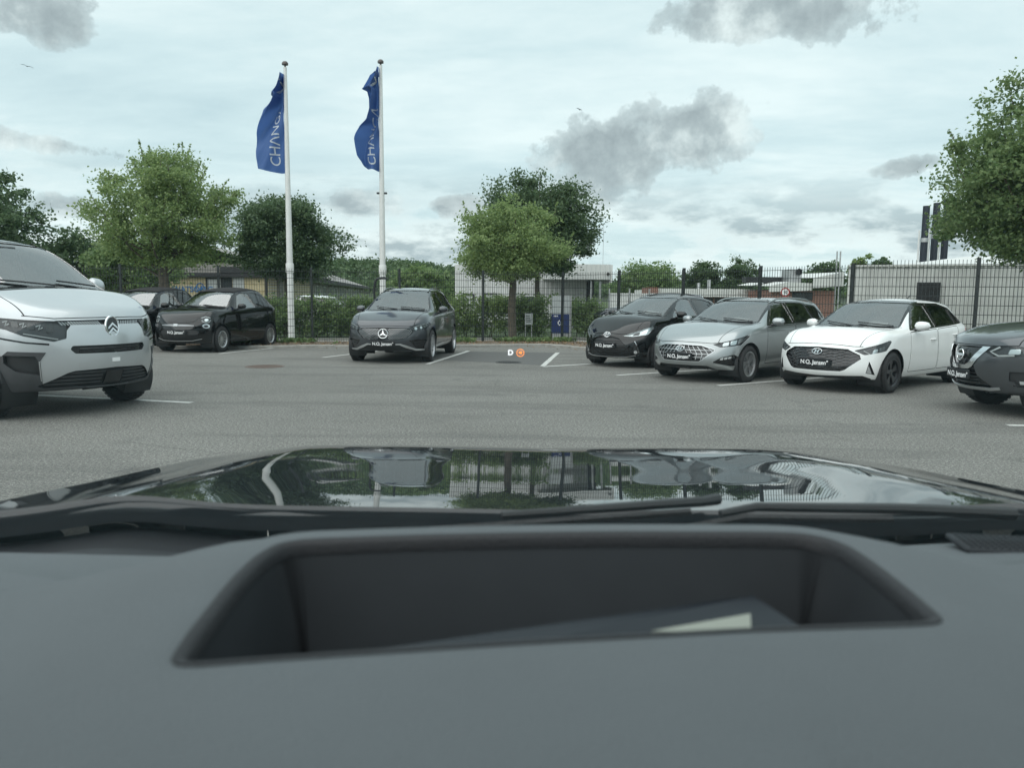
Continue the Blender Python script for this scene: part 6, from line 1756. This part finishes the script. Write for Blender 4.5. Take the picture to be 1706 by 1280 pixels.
WL_ = [(0, .86), (.15, .88), (.7, .92), (1.2, .86), (1.87, .62), (2.2, .44), (2.35, .37), (2.45, .45), (2.7, .27), (3.06, .05)]
WR_ = [(0, .50), (.1, .54), (.5, .66), (1.0, .72), (1.35, .56), (1.6, .40), (1.9, .35), (2.3, .31), (2.5, .35), (2.62, .54), (2.75, .47), (3.05, .22), (3.25, .05)]
p = at(484, 500, 24.6)
flagpole(p.x, 24.6, at(472, 106, 24.6).z, 0, 'white flagpole with the wider limp flag, nearer the small black car', 'wider limp blue flag with white letters, on the pole near the small black cars', WL_, 3.06, at(476, 119, 24.6).z, 1, .30, .22, .1)
p = at(638, 500, 25.4)
flagpole(p.x, 25.4, at(634, 103, 25.4).z, 0, 'white flagpole rising behind the grey crossover', 'narrow twisted blue flag on the pole behind the grey crossover', WR_, 3.25, at(636, 111, 25.4).z, 2, .34, .16, -.1)
def pillar_sign():
    p = at(934, 500, 26); e = empty('sign_pillar', (p.x, 26, 0)); k_ = 26 / 1281; Z = lambda py: at(934, py, 26).z
    tag(e, 'blue and pale grey sign pillar standing behind the fence', 'sign')
    w = 29 * k_
    wall_box(e, 'pillar_foot', -w * .46, w * .46, -.08, .08, -.05, Z(555.5), M['galv']); wall_box(e, 'blue_panel', -w / 2, w / 2, -.11, .11, Z(555), Z(523.5), M['sign_blue']); wall_box(e, 'pale_panel', -w / 2, w / 2, -.10, .10, Z(523.4), Z(493), M['pale_panel'])
    wall_box(e, 'pillar_edge', w / 2 + .002, w / 2 + .07, -.09, .09, 0, Z(492), M['galv'])
    b = MB(); zc = Z(538)
    ring_xz(b, .065, .075, .018, 18, (-.01, -.118, zc), a0=R_(185), a1=R_(350)); ring_xz(b, .03, .05, .014, 12, (-.01, -.118, zc), a0=R_(20), a1=R_(160)); ring_xz(b, .075, .075, .008, 16, (-.005, -.118, zc), a0=R_(30), a1=R_(140)); b.build('sign_emblem', M['white_print'], e)
    t = link('sign_lettering', TXT['ejner'], e); t.location = (-w * .27, -.113, Z(526.7))
M['sign_blue'] = mat('sign_blue', (.012, .028, .115), .4, var=.06); M['pale_panel'] = mat('pale_sign_panel', (.42, .45, .45), .5, var=.06)
TXT['ejner'] = upright(text_mesh('sign_lettering', 'KEMA', .055, M['white_print'], depth=.002, weight=.002))
pillar_sign()
def small_sign():
    p = at(881, 500, 27.4); e = empty('notice_board', (p.x, 27.4, 0)); tag(e, 'small white notice board on two thin posts in front of the hedge', 'sign'); Z = lambda py: at(881, py, 27.4).z
    wall_box(e, 'notice_panel', -.14, .14, -.02, .0, Z(541), Z(522), M['pale_panel'])
    for k in range(4): wall_box(e, 'printed_line', -.10, .04 + .02 * k, -.024, -.0205, Z(527 + k * 3.2), Z(526 + k * 3.2), M['dark_metal'])
    for x in (-.11, .11): b = MB(); b.tube([(x, .02, -.1), (x, .02, Z(521))], .014, 6); b.build('notice_post', M['galv'], e)
small_sign()
def speed_sign():
    D = 50; p = at(1308, 487, D); e = empty('speed_sign', (p.x, D, 0)); tag(e, 'round speed limit sign with a red rim before the works', 'sign'); z = p.z
    b = MB(); b.tube([(0, .03, 0), (0, .03, z + .2)], .035, 8); b.build('sign_post', M['galv'], e)
    b = MB(); b.lathe([(0, 0), (.30, 0), (.30, .02), (0, .02)], 28, 'y', (0, -.02, z)); b.build('sign_face', M['white_print'], e, 30)
    b = MB(); b.lathe([(.22, -.006), (.30, -.006), (.30, .0), (.22, .0)], 28, 'y', (0, -.022, z), closed=True); b.build('sign_rim', M['sign_red'], e, 30)
    t = link('sign_numerals', TXT['10'], e); t.location = (0, -.028, z)
M['sign_red'] = mat('sign_red', (.35, .03, .025), .45); M['sign_black'] = mat('sign_black', (.01, .01, .01), .5)
TXT['10'] = upright(text_mesh('sign_numerals', '10', .27, M['sign_black'], depth=.002, weight=.006))
speed_sign()
def bent_pole():
    p = at(621, 500, 23.9); e = empty('lamp_post', (p.x, 24.2, 0)); tag(e, 'dark thin pole with a curved top beside the farther flagpole', 'lamp post'); Z = lambda py: at(621, py, 24.2).z
    z1 = Z(463); b = MB(); b.tube([(0, 0, 0), (0, 0, z1 - .3), (.02, 0, z1 - .14), (.09, 0, z1 - .03), (.2, 0, z1), (.34, 0, z1 + .01)], .035, 8); b.build('curved_tube', M['dark_metal'], e, 60)
    b = MB(); b.box((.36, 0, z1 - .01), (.10, .08, .05), bev=.01); b.build('lamp_head', M['dark_metal'], e)
bent_pole()
def beacon():
    D = 20.6; p = at(97, 437, D); e = empty('warning_beacon', (p.x, D, 0)); tag(e, 'orange warning beacon on a dark mast above the silver van bonnet', 'beacon'); z = p.z
    b = MB(); b.tube([(0.03, 0, 0), (.03, 0, z - .06)], .05, 8); b.build('mast', M['dark_metal'], e); wall_box(e, 'cross_arm', -.22, .22, -.04, .04, z - .07, z - .03, M['galv'])
    wall_box(e, 'lamp_box', .06, .26, -.06, .06, z - .22, z - .075, M['dark_metal'])
    b = MB(); b.lathe([(.07, z - .028), (.075, z + .06), (.05, z + .10), (0, z + .105)], 14, 'z'); b.build('beacon_lens', M['orange'], e, 50)
M['orange'] = mat('orange_lens', (.75, .10, .02), .3, coat=.4)
beacon()
def bird(px, py, d, span, label, roll):
    p = at(px, py, d); e = empty('bird', p, .4); e.rotation_euler = (roll, .2, .5); tag(e, label, 'bird', 'birds in the sky'); b = MB(); s = span / 2
    rings = []
    for k in range(9):
        t = k / 8; r = .05 * span * (math.sin(math.pi * min(1, t * .92 + .06)) ** .7); rings.append([(math.cos(a) * r, (t - .45) * span * .42, math.sin(a) * r * .9) for a in [2 * math.pi * q / 10 for q in range(10)]] )
    b.grid([r + [r[0]] for r in rings]); b.add([(0, .2 * span, 0), (-.06 * span, .34 * span, 0), (.06 * span, .34 * span, 0), (0, .3 * span, .01)], [(0, 1, 3), (0, 3, 2)])
    for sx in (-1, 1):
        W = [(0.02, -.06, .10, .0), (.35, -.10, .09, .10), (.7, -.06, .08, .10), (1.0, .06, .09, .03)]; row = []
        for (t, y0, y1, z) in W: row.append([(sx * t * s, y0 * span, z * span * .6), (sx * t * s, (y0 + y1) / 2 * span, z * span * .6 + .012 * span), (sx * t * s, y1 * span, z * span * .6 - .004)])
        b.grid(row); b.grid([[(x, y, z - .008 * span) for x, y, z in r] for r in row])
    b.build('plumage', M['feather'], e, 60)
M['feather'] = mat('dark_feathers', (.03, .031, .034), .8)
bird(45, 110, 70, .95, 'dark gliding bird high over the tall edge tree', .1); bird(965, 182, 80, .72, 'small dark bird beside the large grey cloud', .9)
GLASS_VEIL = 1.7
# ------------------------------------------------------------------ the car the picture is taken from
M['own_paint'] = paint('deep_black_paint', (.016, .019, .022), 0, .2, .05)
M['dash'] = mat('dashboard_skin', (.100, .114, .122), .62, var=.06, vscale=5, bump=.35, bscale=520, spec=.35)
M['dash_dark'] = mat('dark_dash_plastic', (.012, .013, .016), .6, bump=.2, bscale=400)
M['well'] = mat('display_well_plastic', (.032, .036, .040), .7, var=.1, vscale=8, spec=.15)
M['cream'] = mat('cream_reflection', (.27, .29, .25), .7)  # even cream for the reflection painted over the projector glass
M['screen_glass'] = mat('display_glass', (.006, .008, .013), .25, spec=.25)
# the glass: a faint tint and scattering haze that stands in for the dashboard's reflected veil
m_, N_, L_2, b_ = nodes('windscreen_glass'); N_.remove(b_)
vs_ = N_.new('ShaderNodeVolumePrincipled'); vs_.inputs['Color'].default_value = (.66, .92, 1.0, 1); vs_.inputs['Density'].default_value = GLASS_VEIL; vs_.inputs['Anisotropy'].default_value = 0.3
L_2.new(vs_.outputs[0], N_['Material Output'].inputs['Volume']); M['own_glass'] = m_
own = empty('car'); tag(own, 'dark car seen from its driver seat, grey dashboard and glossy black bonnet in front', 'car')
XC, HWD = .08, .98
def spl(tab, x):
    if x <= tab[0][0]: return tab[0][1]
    for i in range(len(tab) - 1):
        (x0, y0), (x1, y1) = tab[i], tab[i + 1]
        if x <= x1:
            m0 = (y1 - tab[i - 1][1]) / (x1 - tab[i - 1][0]) if i else (y1 - y0) / (x1 - x0); m1 = (tab[i + 2][1] - y0) / (tab[i + 2][0] - x0) if i + 2 < len(tab) else (y1 - y0) / (x1 - x0)
            h = x1 - x0; t = (x - x0) / h
            return y0 * (2 * t**3 - 3 * t**2 + 1) + m0 * h * (t**3 - 2 * t**2 + t) + y1 * (3 * t**2 - 2 * t**3) + m1 * h * (t**3 - t**2)
    return tab[-1][1]
HOODZ = [(.85, 1.156), (.924, 1.150), (.974, 1.145), (1.09, 1.1335), (1.26, 1.115), (1.43, 1.096), (1.68, 1.070), (1.93, 1.042), (2.1, 1.016), (2.27, .973), (2.39, .90), (2.45, .75), (2.47, .45)]
def hood_z(x, y):
    s = (x - XC) / HWD; a = abs(s)
    z = spl(HOODZ, y) - .010 * (1 - min(1, a / .6)) - .020 * max(0, a - .62) / .38
    z += .012 * math.exp(-((a - .60) / .10) ** 2) * min(1, max(0, (2.2 - y) / .7))
    edge = max(0, (a - .84) / .16)
    return z - .10 * edge ** 2.2
HX = [XC + HWD * s for s in [-1 + 2 * i / 60 for i in range(61)]]
def plan_front(x): return 2.47 - .30 * (abs((x - XC) / HWD)) ** 3
def rear_edge(x):                       # the bonnet's rear edge bows towards the windscreen at the sides
    s = (x - XC) / HWD; return 1.03 - .09 * s * s
def hood_part(name, i0, i1, m, side=0):
    b = MB(); P = []
    for i in range(i0, i1 + 1):
        x = HX[i]; y0, y1 = rear_edge(x), plan_front(x); row = []
        row.append((x, y0 - .004, hood_z(x, y0) - .035)); row.append((x, y0 - .006, hood_z(x, y0) - .008))
        for k in range(43):
            t = k / 42; y = y0 + (2.47 - y0) * t; yy = y0 + (y1 - y0) * t
            row.append((x, yy, hood_z(x, y)))
        P.append(row)
    b.grid(P)
    if side:
        e = P[0] if side < 0 else P[-1]
        b.grid([e, [(p[0] + side * .02, p[1], p[2] - .05) for p in e], [(p[0] + side * .03, p[1], min(p[2] - .06, .62)) for p in e], [(p[0], p[1], .30) for p in e]])
    return b.build(name, m, own, 50, weld=1e-4)
hood_part('bonnet', 5, 55, M['own_paint'])
for (a, c, sd_) in ((0, 5, -1), (55, 60, 1)):
    o = hood_part('wing', a, c, M['own_paint'], sd_); o.location = (.004 * sd_, 0, -.003)
b = MB(); b.grid([[(x, rear_edge(x) + .02, hood_z(x, rear_edge(x)) - .05) for x in HX], [(x, rear_edge(x) - .05, hood_z(x, 1.03) - .052) for x in HX], [(x, rear_edge(x) - .09, hood_z(x, 1.03) - .04) for x in HX], [(x, rear_edge(x) - .15, 1.100) for x in HX]])
b.build('cowl_panel', M['dash_dark'], own, 40)
# front bumper below the bonnet edge
b = MB(); b.grid([[(x, plan_front(x) - .02, .36) for x in HX], [(x, plan_front(x) - .06, .22) for x in HX], [(x, plan_front(x) - .5, .20) for x in HX]]); b.build('bumper', M['own_paint'], own)
# wipers resting above the cowl
for pts in ([at(1195, 832, .985), at(1170, 836, .965), at(1010, 847, .94), at(836, 859, .915)], [at(1690, 856, .95), at(1500, 848, .945), at(1260, 845, .94), at(1200, 856, .93)]):
    w = empty('wiper'); w.parent = own; b = MB(); b.tube(pts, [.008, .007, .006, .005], 8); b.build('wiper_arm', M['black_plastic'], w)
    b = MB(); q = [Vector(p) + Vector((-.02, -.02, -.008)) for p in pts]; b.tube([q[1], q[2], q[3], q[3] + (q[3] - q[2]) * .5], .005, 6); b.build('wiper_blade', M['rubber'], w)
# windscreen: a thin tinted slab from the cowl up over the driver's head
b = MB(); P = []; Q = []
for i in range(13):
    s = -1 + i / 6; x = XC + s * .86
    P.append([(x - s * .16 * t, rear_edge(x) - .13 - 1.0 * t, 1.098 + .66 * t + .02 * math.sin(math.pi * t)) for t in [k / 8 for k in range(9)]]); Q.append([(p[0], p[1] - .0025, p[2] - .004) for p in P[-1]])
b.grid(P); b.grid(Q, flip=True)
for rowp, rowq in ((P[0], Q[0]), (P[-1], Q[-1]), ([r[0] for r in P], [r[0] for r in Q]), ([r[-1] for r in P], [r[-1] for r in Q])): b.grid([rowp, rowq])
ws = b.build('windscreen', M['own_glass'], own, 60, weld=1e-5)
# head-up display: glowing shapes hung in the air for its mirrored image
def hud_point(px, py): return at(px, py, 1.75)         # the projector's image hangs over the bonnet
hm = {'w': mat('display_white', (0, 0, 0), .5, emit=((.85, .9, .92), .9)), 'o': mat('display_orange', (0, 0, 0), .5, emit=((1.0, .30, .05), 1.0))}
k_ = 1.75 / 1281.0
def hud(name, body, px, size, m):
    me = upright(text_mesh(name, body, size * k_, hm[m], depth=0, weight=.3 * k_)); o = link(name, me, ws); o.location = hud_point(px, 588); o.rotation_euler = (R_(-6), 0, 0)
hud('gear_symbol', 'D', 850.5, 12, 'w'); hud('limit_numeral', '40', 867, 6, 'o')
b = MB(); ring_xz(b, 6.0 * k_, 6.0 * k_, .55 * k_, 24); o = b.build('limit_ring', hm['o'], ws); o.location = hud_point(867, 588)
# dashboard with the display well
ZD = 1.235
OUT = [(300, 1102), (312, 1075), (345, 1030), (395, 967), (440, 925), (490, 905), (600, 899), (720, 895), (853, 892), (1000, 890), (1150, 890), (1290, 891), (1355, 896), (1405, 912), (1455, 945), (1505, 985), (1545, 1020), (1557, 1033), (1530, 1039),
       (1400, 1044), (1250, 1049), (1100, 1057), (950, 1065), (800, 1074), (650, 1084), (500, 1094), (400, 1101), (330, 1106)]
hole = [G(px, py, ZD) for px, py in OUT]
cx_ = sum(p.x for p in hole) / len(hole); cy_ = sum(p.y for p in hole) / len(hole)
def smooth_ring(pts, n=120):
    out = []; L = len(pts)
    for k in range(n):
        t = k / n * L; i = int(t); f = t - i; p0, p1, p2, p3 = (pts[(i + q) % L] for q in (-1, 0, 1, 2))
        out.append(((p1 * 2) + (p2 - p0) * f + (p0 * 2 - p1 * 5 + p2 * 4 - p3) * f * f + (p1 * 3 - p0 - p2 * 3 + p3) * f**3) * .5)
    return out
ring = smooth_ring(hole)
nr = []
for k in range(len(ring)):
    t = ring[(k + 2) % len(ring)] - ring[k - 2]; n = Vector((t.y, -t.x, 0)).normalized(); r = ring[k] - Vector((cx_, cy_, ZD))
    if n.dot(r) < 0: n = -n
    nr.append(n)
def grow(d, z, far=None, near=None, sx=None):
    out = []
    for p, n in zip(ring, nr):
        q = p + n * d; q = Vector((q.x, q.y, z)); out.append(q)
    return out
def spread(t, z_far, z_side, z_near, yfar, ynear, xl, xr, rd=3.2):
    """ring eased out towards a big rounded rectangle"""
    out = []
    for p in ring:
        a = math.atan2((p.y - cy_) * 2.1, p.x - cx_); c, s = math.cos(a), math.sin(a)
        k = (abs(c) ** rd + abs(s) ** rd) ** (-1 / rd)
        tx = XC + (xr - XC if c > 0 else XC - xl) * c * k; ty = cy_ + ((yfar + .10 * max(0, c) - cy_) if s > 0 else (cy_ - ynear)) * s * k
        zf = z_far + .030 * max(0, c) if s > 0 else z_near; zz = z_side * c * c + zf * s * s
        out.append(Vector((p.x + (tx - p.x) * t, p.y + (ty - p.y) * t, zz)))
    return out
rings = [grow(-.004, ZD - .010), grow(-.0025, ZD - .004), grow(.0, ZD - .001), grow(.004, ZD), grow(.012, ZD + .001), grow(.024, ZD + .0005)]
g1 = []
for p, n in zip(ring, nr):                          # the brow: narrow at the far side, broad at the near side
    d = .034 + .05 * max(0, -n.y) + .040 * abs(n.x); q = p + n * d; g1.append(Vector((q.x, q.y, ZD - .004 - .006 * max(0, n.y) - .004 * abs(n.x))))
rings.append(g1)
g2 = []
for p, n in zip(ring, nr):
    d = .046 + .11 * max(0, -n.y) + .11 * abs(n.x); q = p + n * d; g2.append(Vector((q.x, q.y, ZD - .012 - .022 * max(0, n.y) - .016 * abs(n.x))))
rings.append(g2)
rings.append(spread(.55, ZD - .072, ZD - .052, ZD - .030, .70, .14, -.72, .88)); rings.append(spread(1.0, ZD - .088, ZD - .064, ZD - .075, .77, .08, -.90, 1.06, 9))
b = MB(); n_ = len(ring)
for r in rings: b.v += [tuple(v) for v in r]
for k in range(len(rings) - 1):
    for i in range(n_): b.f.append((k * n_ + i, k * n_ + (i + 1) % n_, (k + 1) * n_ + (i + 1) % n_, (k + 1) * n_ + i)); b.mi.append(0)
dash_ = b.build('dashboard', M['dash'], own, 60)
dash_bvh = BVHTree.FromPolygons([Vector(v) for v in b.v], b.f)
b = MB(); b.grid([[(x, .74 - .02 * ((x - XC) / .9) ** 2, ZD - .100) for x in HX], [(x, rear_edge(x) - .145, 1.097) for x in HX]]); b.build('dashboard_shelf', M['dash_dark'], own)
b = MB(); tr3 = [grow(-.0045, ZD - .0095), grow(-.0035, ZD - .002), grow(-.0005, ZD + .0008), grow(.0035, ZD + .0012), grow(.0048, ZD - .002)]
for r in tr3: b.v += [tuple(v) for v in r]
for k in range(4):
    for i in range(n_): b.f.append((k * n_ + i, k * n_ + (i + 1) % n_, (k + 1) * n_ + (i + 1) % n_, (k + 1) * n_ + i)); b.mi.append(0)
b.build('well_trim', M['dash_dark'], own, 70)
# the well under the brow: walls, floor and the tilted projector glass
inner = grow(-.004, ZD - .010)
low = []
for p, n in zip(ring, nr):
    q = p - n * (.02 + .02 * max(0, n.y)); low.append(Vector((q.x, q.y, ZD - .105 + .02 * max(0, n.y))))
b = MB(); b.v = [tuple(v) for v in inner + low]
b.f = [(i, (i + 1) % n_, n_ + (i + 1) % n_, n_ + i) for i in range(n_)]; b.mi = [0] * n_
b.build('display_well', M['well'], own, 40)
xs_ = [v.x for v in low]; ys_ = [v.y for v in low]
b = MB(); b.add([(min(xs_) - .01, min(ys_) - .01, ZD - .10), (max(xs_) + .01, min(ys_) - .01, ZD - .10), (max(xs_) + .01, max(ys_) + .01, ZD - .10), (min(xs_) - .01, max(ys_) + .01, ZD - .10)], [(0, 1, 2, 3)]); b.build('well_floor', M['dash_dark'], own, smooth=0)
q = [at(560, 1092, .455), at(1255, 993, .545), at(1335, 1046, .50), at(1240, 1075, .455), at(700, 1110, .44)]
b = MB(); b.add([tuple(p) for p in q] + [(p.x, p.y, p.z - .004) for p in q], [(0, 1, 2, 3, 4), (9, 8, 7, 6, 5)] + [(i, (i + 1) % 5, 5 + (i + 1) % 5, 5 + i) for i in range(5)]); b.build('projector_glass', M['screen_glass'], own, smooth=0)
q = [at(1085, 1062, .462), at(1250, 1032, .505), at(1251, 1066, .470)]  # cream sliver standing in for a bright reflection on the projector glass
b = MB(); b.add([tuple(p + Vector((0, 0, .004))) for p in q] + [tuple(p + Vector((0, 0, .001))) for p in q], [(0, 1, 2), (5, 4, 3), (0, 1, 4, 3), (1, 2, 5, 4), (2, 0, 3, 5)]); b.build('glass_reflection', M['cream'], own, smooth=0)
M_sp = M['well']
p0 = G(1640, 893, ZD - .085)
b = MB(); b.box((0, 0, 0), (.16, .055, .006), bev=.002)
for i in range(22):
    for j in range(7): b.box((-.072 + i * .0068, -.021 + j * .007, .0035), (.0034, .0034, .002))
o = b.build('speaker_grille', M_sp, own, smooth=0); q0, qn, qi, qd = dash_bvh.ray_cast(Vector((0, 0, CAM_H)), ray(1690, 915)); q0 = q0 or G(1690, 915, ZD - .07); o.location = (q0.x + .025, q0.y, q0.z + .002); o.rotation_euler = (0, 0, R_(-8))

# the cabin round the driver: it shades the dashboard from above and behind
M['headliner'] = mat('headliner_cloth', (.30, .30, .29), .9, var=.05)
b = MB(); b.grid([[(x, y, 1.765 + .03 * (1 - ((x - XC) / .66) ** 2) - .02 * max(0, (-y - .9)) ) for y in (-.02, -.5, -1.0, -1.6, -2.1)] for x in [XC + .66 * k / 5 for k in range(-5, 6)]]); b.build('roof_lining', M['headliner'], own, 60)
for sx in (-1, 1):
    xs = XC + sx * .86
    b = MB(); b.tube([(XC + sx * .86, .80, 1.08), (XC + sx * .78, .32, 1.42), (XC + sx * .69, -.08, 1.76)], [.05, .045, .045], 8); b.build('front_pillar', M['dash_dark'], own, 60)
    b = MB(); b.tube([(XC + sx * .86, -.75, 1.0), (XC + sx * .69, -.8, 1.76)], .06, 8); b.build('side_pillar', M['dash_dark'], own, 60)
    b = MB(); b.grid([[(xs + sx * .05, y, .35), (xs + sx * .07, y, .7), (xs + sx * .02, y, 1.0), (xs - sx * .06, y, 1.04), (xs - sx * .10, y, .98), (xs - sx * .10, y, .35)] for y in (.85, .3, -.5, -1.5, -2.2)]); b.build('door', M['dash_dark'], own, 50)
for sx in (-.38, .38):
    st = empty('seat'); st.parent = own
    b = MB(); b.box((XC + sx, -.72, 1.0), (.5, .16, .72), rot=Matrix.Rotation(R_(-14), 3, 'X'), bev=.06); b.build('backrest', M['seat_cloth'], st, 60)
    b = MB(); b.box((XC + sx, -.80, 1.50), (.26, .12, .18), bev=.05); b.build('headrest', M['seat_cloth'], st, 60)
    b = MB(); b.box((XC + sx, -.45, .66), (.5, .5, .16), bev=.06); b.build('cushion', M['seat_cloth'], st, 60)
b = MB(); b.box((XC, -1.2, .4), (1.8, 2.2, .05)); b.build('cabin_floor', M['dash_dark'], own)
b = MB(); b.grid([[(x, -2.1, .4), (x, -2.15, 1.0), (x, -2.0, 1.15)] for x in (XC - .85, XC, XC + .85)]); b.build('tailgate_lining', M['dash_dark'], own)
# ------------------------------------------------------------------ parked cars
def place(c, x, y, bearing, label, cat='car', group='cars parked in the lot'):
    r = c.root if isinstance(c, Car) else c
    r.location = (x, y, 0); r.rotation_euler = (0, 0, -R_(bearing)); tag(r, label, cat, group); return r
c = van_silver(); c.root.scale = (1.12, 1.12, 1.12); place(c, -5.62, 9.50, -66, 'light silver van with dark plastic cladding at the picture edge', 'van'); VAN = c
c = small_black(); FIAT = c; c.root.scale = (1.05, .98, 1.06); place(c, -8.10, 19.5, 13, 'small black soft-top car with chrome bar and round lamps, whole side in view')
c2 = copy_tree(c.root); place(c2, -10.35, 20.05, 13, 'small black soft-top car half hidden between the silver van and its twin')
c = suv_grey(); SUV = c; place(c, -2.65, 17.07, 5.5, 'dark grey crossover with studded grille and star badge, alone before the flagpole')
c = hatch_black(); place(c, 2.44, 16.45, 43, 'black hatchback with slanted lamps and gaping dark grille beside the silver estate')
c = wagon_silver(); place(c, 3.48, 13.83, 45, 'silver estate car with roof rails and chrome mesh grille')
c = hatch_white(); I20 = c; place(c, 5.32, 12.47, 49.7, 'white hatchback with black wheels and wide dark grille')
c = suv_slate(); place(c, 6.70, 9.95, 91, 'slate grey off-roader with a chrome V grille, cut off by the picture edge')
def recolour(root, old, new):
    for o in root.children:
        if o.type == 'MESH' and o.data.materials and o.data.materials[0] == old:
            o.material_slots[0].link = 'OBJECT'; o.material_slots[0].material = new
        recolour(o, old, new)
c2 = copy_tree(I20.root); place(c2, -12.75, 20.6, 13, 'white car of which only the roof shows between the silver van and a black one', group='cars parked in the lot')
c2 = copy_tree(SUV.root); recolour(c2, M['paint_grey'], M['paint_navy']); place(c2, 3.75, 28.6, 98, 'dark blue crossover standing behind the fence beside the sign pillar', group='cars beyond the fence')
c2 = copy_tree(I20.root); place(c2, 6.2, 36.5, 98, 'small white car behind the dark blue crossover beyond the fence', group='cars beyond the fence')
c2 = copy_tree(I20.root); place(c2, -11.0, 35.5, 95, 'white car whose roof shows above the hedge between the flagpoles', group='cars beyond the fence')
